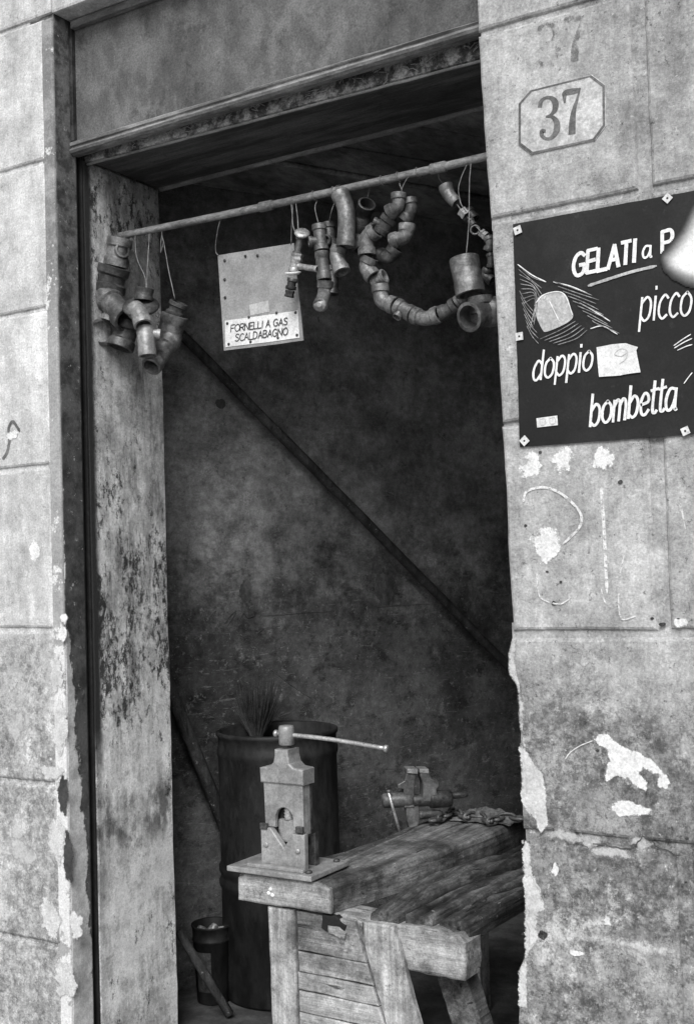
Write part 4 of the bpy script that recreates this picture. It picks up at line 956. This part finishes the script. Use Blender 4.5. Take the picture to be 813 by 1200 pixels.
# lower planks to the right
plank('plank', table([(-.484, -.404, .205, -.026), (-.478, -.394, .36, -.006), (-.466, -.386, .5, 0), (-.43, -.345, .66, 0), (-.36, -.285, .83, 0), (-.32, -.245, 1.08, 0)]), ZB-.02, .544, M['wood_top'], wb, .0045, 2.0, 90, 30, .016, ((.55, .3, 1.6, .012),))
plank('plank', table([(-.394, -.320, .22, -.006), (-.382, -.306, .36, 0), (-.372, -.272, .5, 0), (-.33, -.228, .66, 0), (-.272, -.192, .85, 0), (-.232, -.155, 1.08, 0)]), ZB-.03, .524, M['wood_top'], wb, .005, 3.0, 90, 30, .010, ((.45, .1, .9, .014),))
plank('plank', table([(-.310, -.230, .235, -.010), (-.294, -.214, .36, 0), (-.258, -.208, .5, 0), (-.214, -.172, .66, 0), (-.178, -.12, .85, 0), (-.14, -.08, 1.08, 0)]), ZB-.03, .520, M['wood_top'], wb, .007, 4.0, 90, 30, .012, ((.5, .2, 1.6, .016),))
prism('cross_beam', rough([(-.776, .397), (-.232, .385), (-.226, ZB-.03), (-.24, ZB-.012), (-.27, ZB-.016), (-.30, ZB-.004), (-.40, ZB-.003), (-.776, ZB)], .010, .0035, 5, 40), .2005, .285, M['wood_face'], wb, .006)
box('cross_beam', (-.66, .95, .40), (-.09, 1.03, ZB-.032), M['wood_face'], wb, .006)
# end panel of horizontal boards between two posts
prism('leg', rough([(-.768, -.0), (-.690, -.0), (-.697, ZB-.002), (-.780, ZB-.003)], .02, .0016, 6), .181, .25, M['wood_post'], wb, .005)
prism('leg', rough([(-.355, 0), (-.268, 0), (-.408, ZB-.006), (-.512, ZB-.004)], .02, .0016, 7), .183, .2003, M['wood_post'], wb, .004)
prism('leg', rough([(-.235, 0), (-.150, 0), (-.28, .384), (-.365, .384)], .02, .0016, 8), .29, .35, M['wood_top'], wb, .005)  # rear leg in the darker wood, its shade put into the colour
zz = [.0, .062, .13, .20, .262, .318, .372, .4]
zz = [.0, .085, .165, .245, .30, .345, .398, .497]
for i in range(len(zz)-1):
    a, b = zz[i], zz[i+1]
    xr = lambda z: lerp(-.36, -.52, z/.5)
    prism('panel_board', rough([(-.688, a+.0015), (xr(a), a+.0015-.004), (xr(b), b-.0015-.004), (-.690, b-.0015)], .02, .0015, 9+i), .185+random.uniform(-.002, .002), .2, M['wood_face'], wb, .003)
for x in (-.60, -.16): box('leg', (x-.04, .955, 0), (x+.04, 1.025, .398), M['wood_post'], wb, .005)
prism('notch_shade', rough([(-.612, .462), (-.545, .446), (-.536, .478), (-.57, .496), (-.612, .494)], .008, .005, 12, 60), .1805, .20, M['slot'], wb, .002)  # black block standing in for the shade inside a splintered notch
prism('splinter', rough([(-.590, .458), (-.542, .447), (-.538, .462), (-.560, .474), (-.592, .476)], .008, .003, 13, 60), .176, .19, M['wood_face'], wb, .003)
for (dx, dz) in ((0, 0), (.012, -.004), (.006, .010)):
    lathe('paint_drop', (-.765+dx, .1715, .535+dz), [(.0055, -.002), (.005, .001), (.002, .002)], M['lime'], wb, 10, (0, -1, 0))

# ---------------------------------------------------------------- pipe vise
pv = thing('pipe_vise', 'grey cast iron pipe vise with a long crossbar handle at the bench end', 'vise')
vx0, vx1, vy = -.800, -.668, .20       # front face of the vise
zb = ZT+.004
box('base_plate', (-.885, .155, zb), (-.622, .335, zb+.014), M['vise'], pv, .003)
box('base_rail', (-.83, .168, zb+.014), (-.655, .182, zb+.024), M['vise'], pv, .003)
for (x, y) in ((-.85, .31), (-.645, .31), (-.645, .18)): lathe('bolt', (x, y, zb+.014), [(.009, 0), (.009, .005), (.006, .007)], M['vise_dark'], pv, 6)
z0 = zb+.014; cx_ = (vx0+vx1)/2
lw_ = [(vx0-.002, z0), (vx1+.002, z0), (vx1+.003, z0+.090), (vx1-.034, z0+.090), (cx_+.004, z0+.052), (vx0+.030, z0+.099), (vx0-.002, z0+.099)]
prism('lower_jaw', lw_, vy-.006, vy+.010, M['vise'], pv, .003)
prism('lower_jaw', [(vx0+.004, z0), (vx1-.002, z0), (vx1-.002, z0+.085), (vx1-.062, z0+.050), (vx0+.004, z0+.095)], vy+.050, vy+.066, M['vise_dark'], pv, .003)
for x, z in ((vx0+.016, z0+.055), (vx1-.018, z0+.048)): lathe('rivet', (x, vy-.006, z), [(.0075, 0), (.0068, .003), (.003, .0048)], M['vise'], pv, 12, (0, -1, 0))
# yoke: an arch plate on each side and a crown
zc = z0+.215; ar = .028; cx = (vx0+vx1)/2+.002; za = z0+.108
def arch(y0, y1, mat):
    pts = [(vx0+.008, z0+.10), (vx0+.006, zc), (vx1-.004, zc), (vx1-.004, z0+.095), (vx1-.036, z0+.095), (cx+ar, za)]
    pts += [(cx+ar*math.cos(a), za+.012+ar*1.15*math.sin(a)) for a in [math.pi*k/12 for k in range(13)]]
    pts += [(cx-ar, za), (vx0+.04, z0+.10)]
    return prism('yoke', pts, y0, y1, mat, pv, .002)
arch(vy+.002, vy+.014, M['vise']); arch(vy+.036, vy+.046, M['vise_dark'])
box('yoke_side', (vx0+.006, vy+.0145, z0+.09), (vx0+.018, vy+.0355, zc), M['vise'], pv, .002)
box('yoke_side', (vx1-.016, vy+.0145, z0+.085), (vx1-.004, vy+.0355, zc), M['vise'], pv, .002)
box('jaw_block', (cx-.030, vy+.016, z0+.06), (cx+.030, vy+.034, z0+.120), M['vise'], pv, .008)
lathe('screw', (cx, vy+.025, z0+.119), [(.013, 0)]+[(.011+(.0025 if i % 2 else 0), .004+i*.004) for i in range(14)]+[(.012, .062)], M['steel'], pv, 14)
for x in (vx0-.001, vx1-.022): box('lug', (x, vy-.010, z0+.094), (x+.022, vy-.001, z0+.110), M['vise_dark'], pv, .002)
cr = [(vx0+.0, zc-.002), (vx1+.001, zc-.002), (vx1+.002, zc+.036)]
nk = [(cx+.062, zc+.038), (cx+.038, zc+.041), (cx+.025, zc+.052), (cx+.0205, zc+.070), (cx+.020, zc+.086)]
cr += nk+[(2*cx-x-.001, z) for x, z in nk[::-1]]+[(vx0-.002, zc+.036)]
prism('crown', cr, vy-.004, vy+.050, M['vise'], pv, .004)
zt = zc+.086
lathe('screw_neck', (cx, vy+.024, zt), [(.012, -.002), (.012, .010)], M['vise_dark'], pv, 14)
lathe('screw_head', (cx, vy+.024, zt+.008), [(.017, 0), (.0205, .003), (.0205, .045), (.018, .050), (.010, .051)], M['vise'], pv, 20)
hz = zt+.034; hA = Vector((cx-.034, vy+.026, hz+.002)); hB = atn(452, 877.5, (0, vy+.04, 0), (0, 1, 0))
hm = hA.lerp(hB, .5)+Vector((0, 0, .004))
tube('handle', crom([hA, hm, hB], 8), .0058, M['steel'], pv, 12)
d = (hB-hm).normalized(); lathe('handle_end', hB, [(.006, -.006), (.009, -.003), (.0095, .004), (.005, .006)], M['steel'], pv, 12, d)
lathe('handle_end', hA, [(.006, -.006), (.0095, -.003), (.0095, .003), (.006, .006)], M['steel'], pv, 12, d)

# ---------------------------------------------------------------- bench vise at the back
bv = thing('bench_vise', 'small dark bench vise with a barrel slide at the far edge of the bench', 'vise')
vb = atz(484, 968, ZT); BD = (R0*.985+F0*.17).normalized(); BU = Vector((0, 0, 1)); BF = Vector((-BD.y, BD.x, 0))      # along the slide, up, away
def B(u, f, z): return vb+BD*u+BF*f+BU*z
sc = px(1, vb)           # metres per photo pixel there
def bpx(x, y, f=0.0): return B((x-484)*sc, f, (968-y)*sc)
def bprism(name, pts, f0, f1, mat, bev=.003):
    o = prism(name, [((x-484)*sc, (968-y)*sc) for x, y in pts], f0, f1, mat, bv, bev)
    for v in o.data.vertices: v.co = B(v.co.x, v.co.y, v.co.z)
    return o
def bcyl(name, x0, x1, y, prof, mat, f=0.0):
    a, b = bpx(x0, y, f), bpx(x1, y, f); L_ = (b-a).length
    return lathe(name, a, [(r*sc, h*L_) for r, h in prof], mat, bv, 20, b-a)
bcyl('slide_barrel', 448, 484, 937, [(5, 0), (8, .04), (8.5, .1), (8.5, .36), (8.8, .38), (8.8, .9), (8, 1)], M['vise_mid'])
bcyl('fixed_barrel', 484, 531, 939, [(7, 0), (7.5, .02), (7.5, .42), (10, .45), (10.3, .5), (10.3, .96), (9, 1)], M['vise_dark'])
bcyl('spindle', 530, 551, 936, [(4, 0), (4, .7), (2.5, 1)], M['vise_dark'])
bprism('front_jaw', [(473, 946), (485, 946), (486, 920), (489, 906), (489, 902), (477, 901), (477, 906), (474, 914), (466, 918), (466, 923), (473, 924)], -.016, .022, M['vise_mid'])
bprism('jaw_plate', [(477.5, 905), (489.5, 906.5), (489.5, 901), (477.5, 900)], -.024, .030, M['steel'], .001)
bprism('rear_jaw', [(495, 940), (512, 940), (512, 926), (516, 922), (515, 917), (507, 914), (503, 906), (493, 903), (493, 910), (496, 918)], -.020, .026, M['vise_mid'])
bprism('jaw_plate', [(492, 905.5), (503, 907), (503, 902), (492, 901)], -.022, .030, M['steel'], .001)
bprism('foot', [(475, 944), (491, 944), (491, 962), (488, 970), (479, 971), (476, 962)], -.012, .02, M['vise_mid'])
bcyl('lower_screw', 491, 520, 956, [(5, 0), (5.2, .1), (5.2, .6), (4, .9), (2, 1)], M['vise_dark'])
tube('tommy_bar', [bpx(454, 925, -.022), bpx(459, 945, -.022), bpx(468, 980, -.022)], 1.7*sc, M['steel'], bv, 8)
lathe('tommy_end', bpx(454.5, 924.5, -.022), [(1.8*sc, -.004), (2.6*sc, -.003), (2.6*sc, .003), (1.8*sc, .004)], M['vise_mid'], bv, 10, (0, 0, 1))
# chain and rags on the far end of the bench
ch = thing('chain', 'heavy dark chain lying across the far end of the bench', 'chain')
cp = crom([atz(*q, ZT+.02) for q in ((505, 962), (520, 957), (533, 950), (545, 958), (560, 955), (575, 963), (590, 957), (612, 960))], 6)
L = [0]
for a, b in zip(cp, cp[1:]): L.append(L[-1]+(b-a).length)
i = 0; s = 0; lk = .042; k = 0
while s+lk < L[-1]:
    def pt(s):
        for j in range(1, len(cp)):
            if L[j] >= s: return cp[j-1].lerp(cp[j], (s-L[j-1])/(L[j]-L[j-1]))
        return cp[-1]
    a, b = pt(s), pt(s+lk); d = (b-a).normalized(); up = Vector((0, 0, 1)); sd_ = d.cross(up).normalized(); wv = (sd_ if k % 2 == 0 else up)*.011; c = (a+b)/2
    R_ = [c+d*((lk*.62)*math.cos(t))+wv*math.sin(t)*(1.0) for t in [2*math.pi*j/14 for j in range(15)]]
    tube('link', R_, .0052, M['vise_mid'], ch, 6); s += lk*.92; k += 1
def rag(c, rx, ry, h, seed, mat):
    V = []; Fc = []; n1, n2 = 26, 20
    for i in range(n1+1):
        for j in range(n2+1):
            u = i/n1*2-1; w = j/n2*2-1; r = min(1, (u*u+w*w)**.5)
            e = noise.noise(Vector((u*2.2+seed, w*3.1, 0))); e2 = abs(noise.noise(Vector((u*1.5+w*4.5, seed, u*2))))
            V.append((c.x+u*rx*(1+.2*e), c.y+w*ry*(1+.2*e), c.z+h*max(0, 1-r**2)*(.55+.5*e2)+h*.28*e2+.002))
    for i in range(n1):
        for j in range(n2): a = i*(n2+1)+j; Fc.append((a, a+1, a+n2+2, a+n2+1))
    o = mesh('rag', V, Fc, mat, None, True); o.modifiers.new('cloth', 'SOLIDIFY').thickness = .003; return o
rc = atz(598, 962, ZT); tag(rag(Vector((rc.x-.06, rc.y-.03, ZT+.004)), .10, .06, .035, 1.3, M['rag']), 'crumpled dark rag heaped on the bench beside the right pier', 'rag')
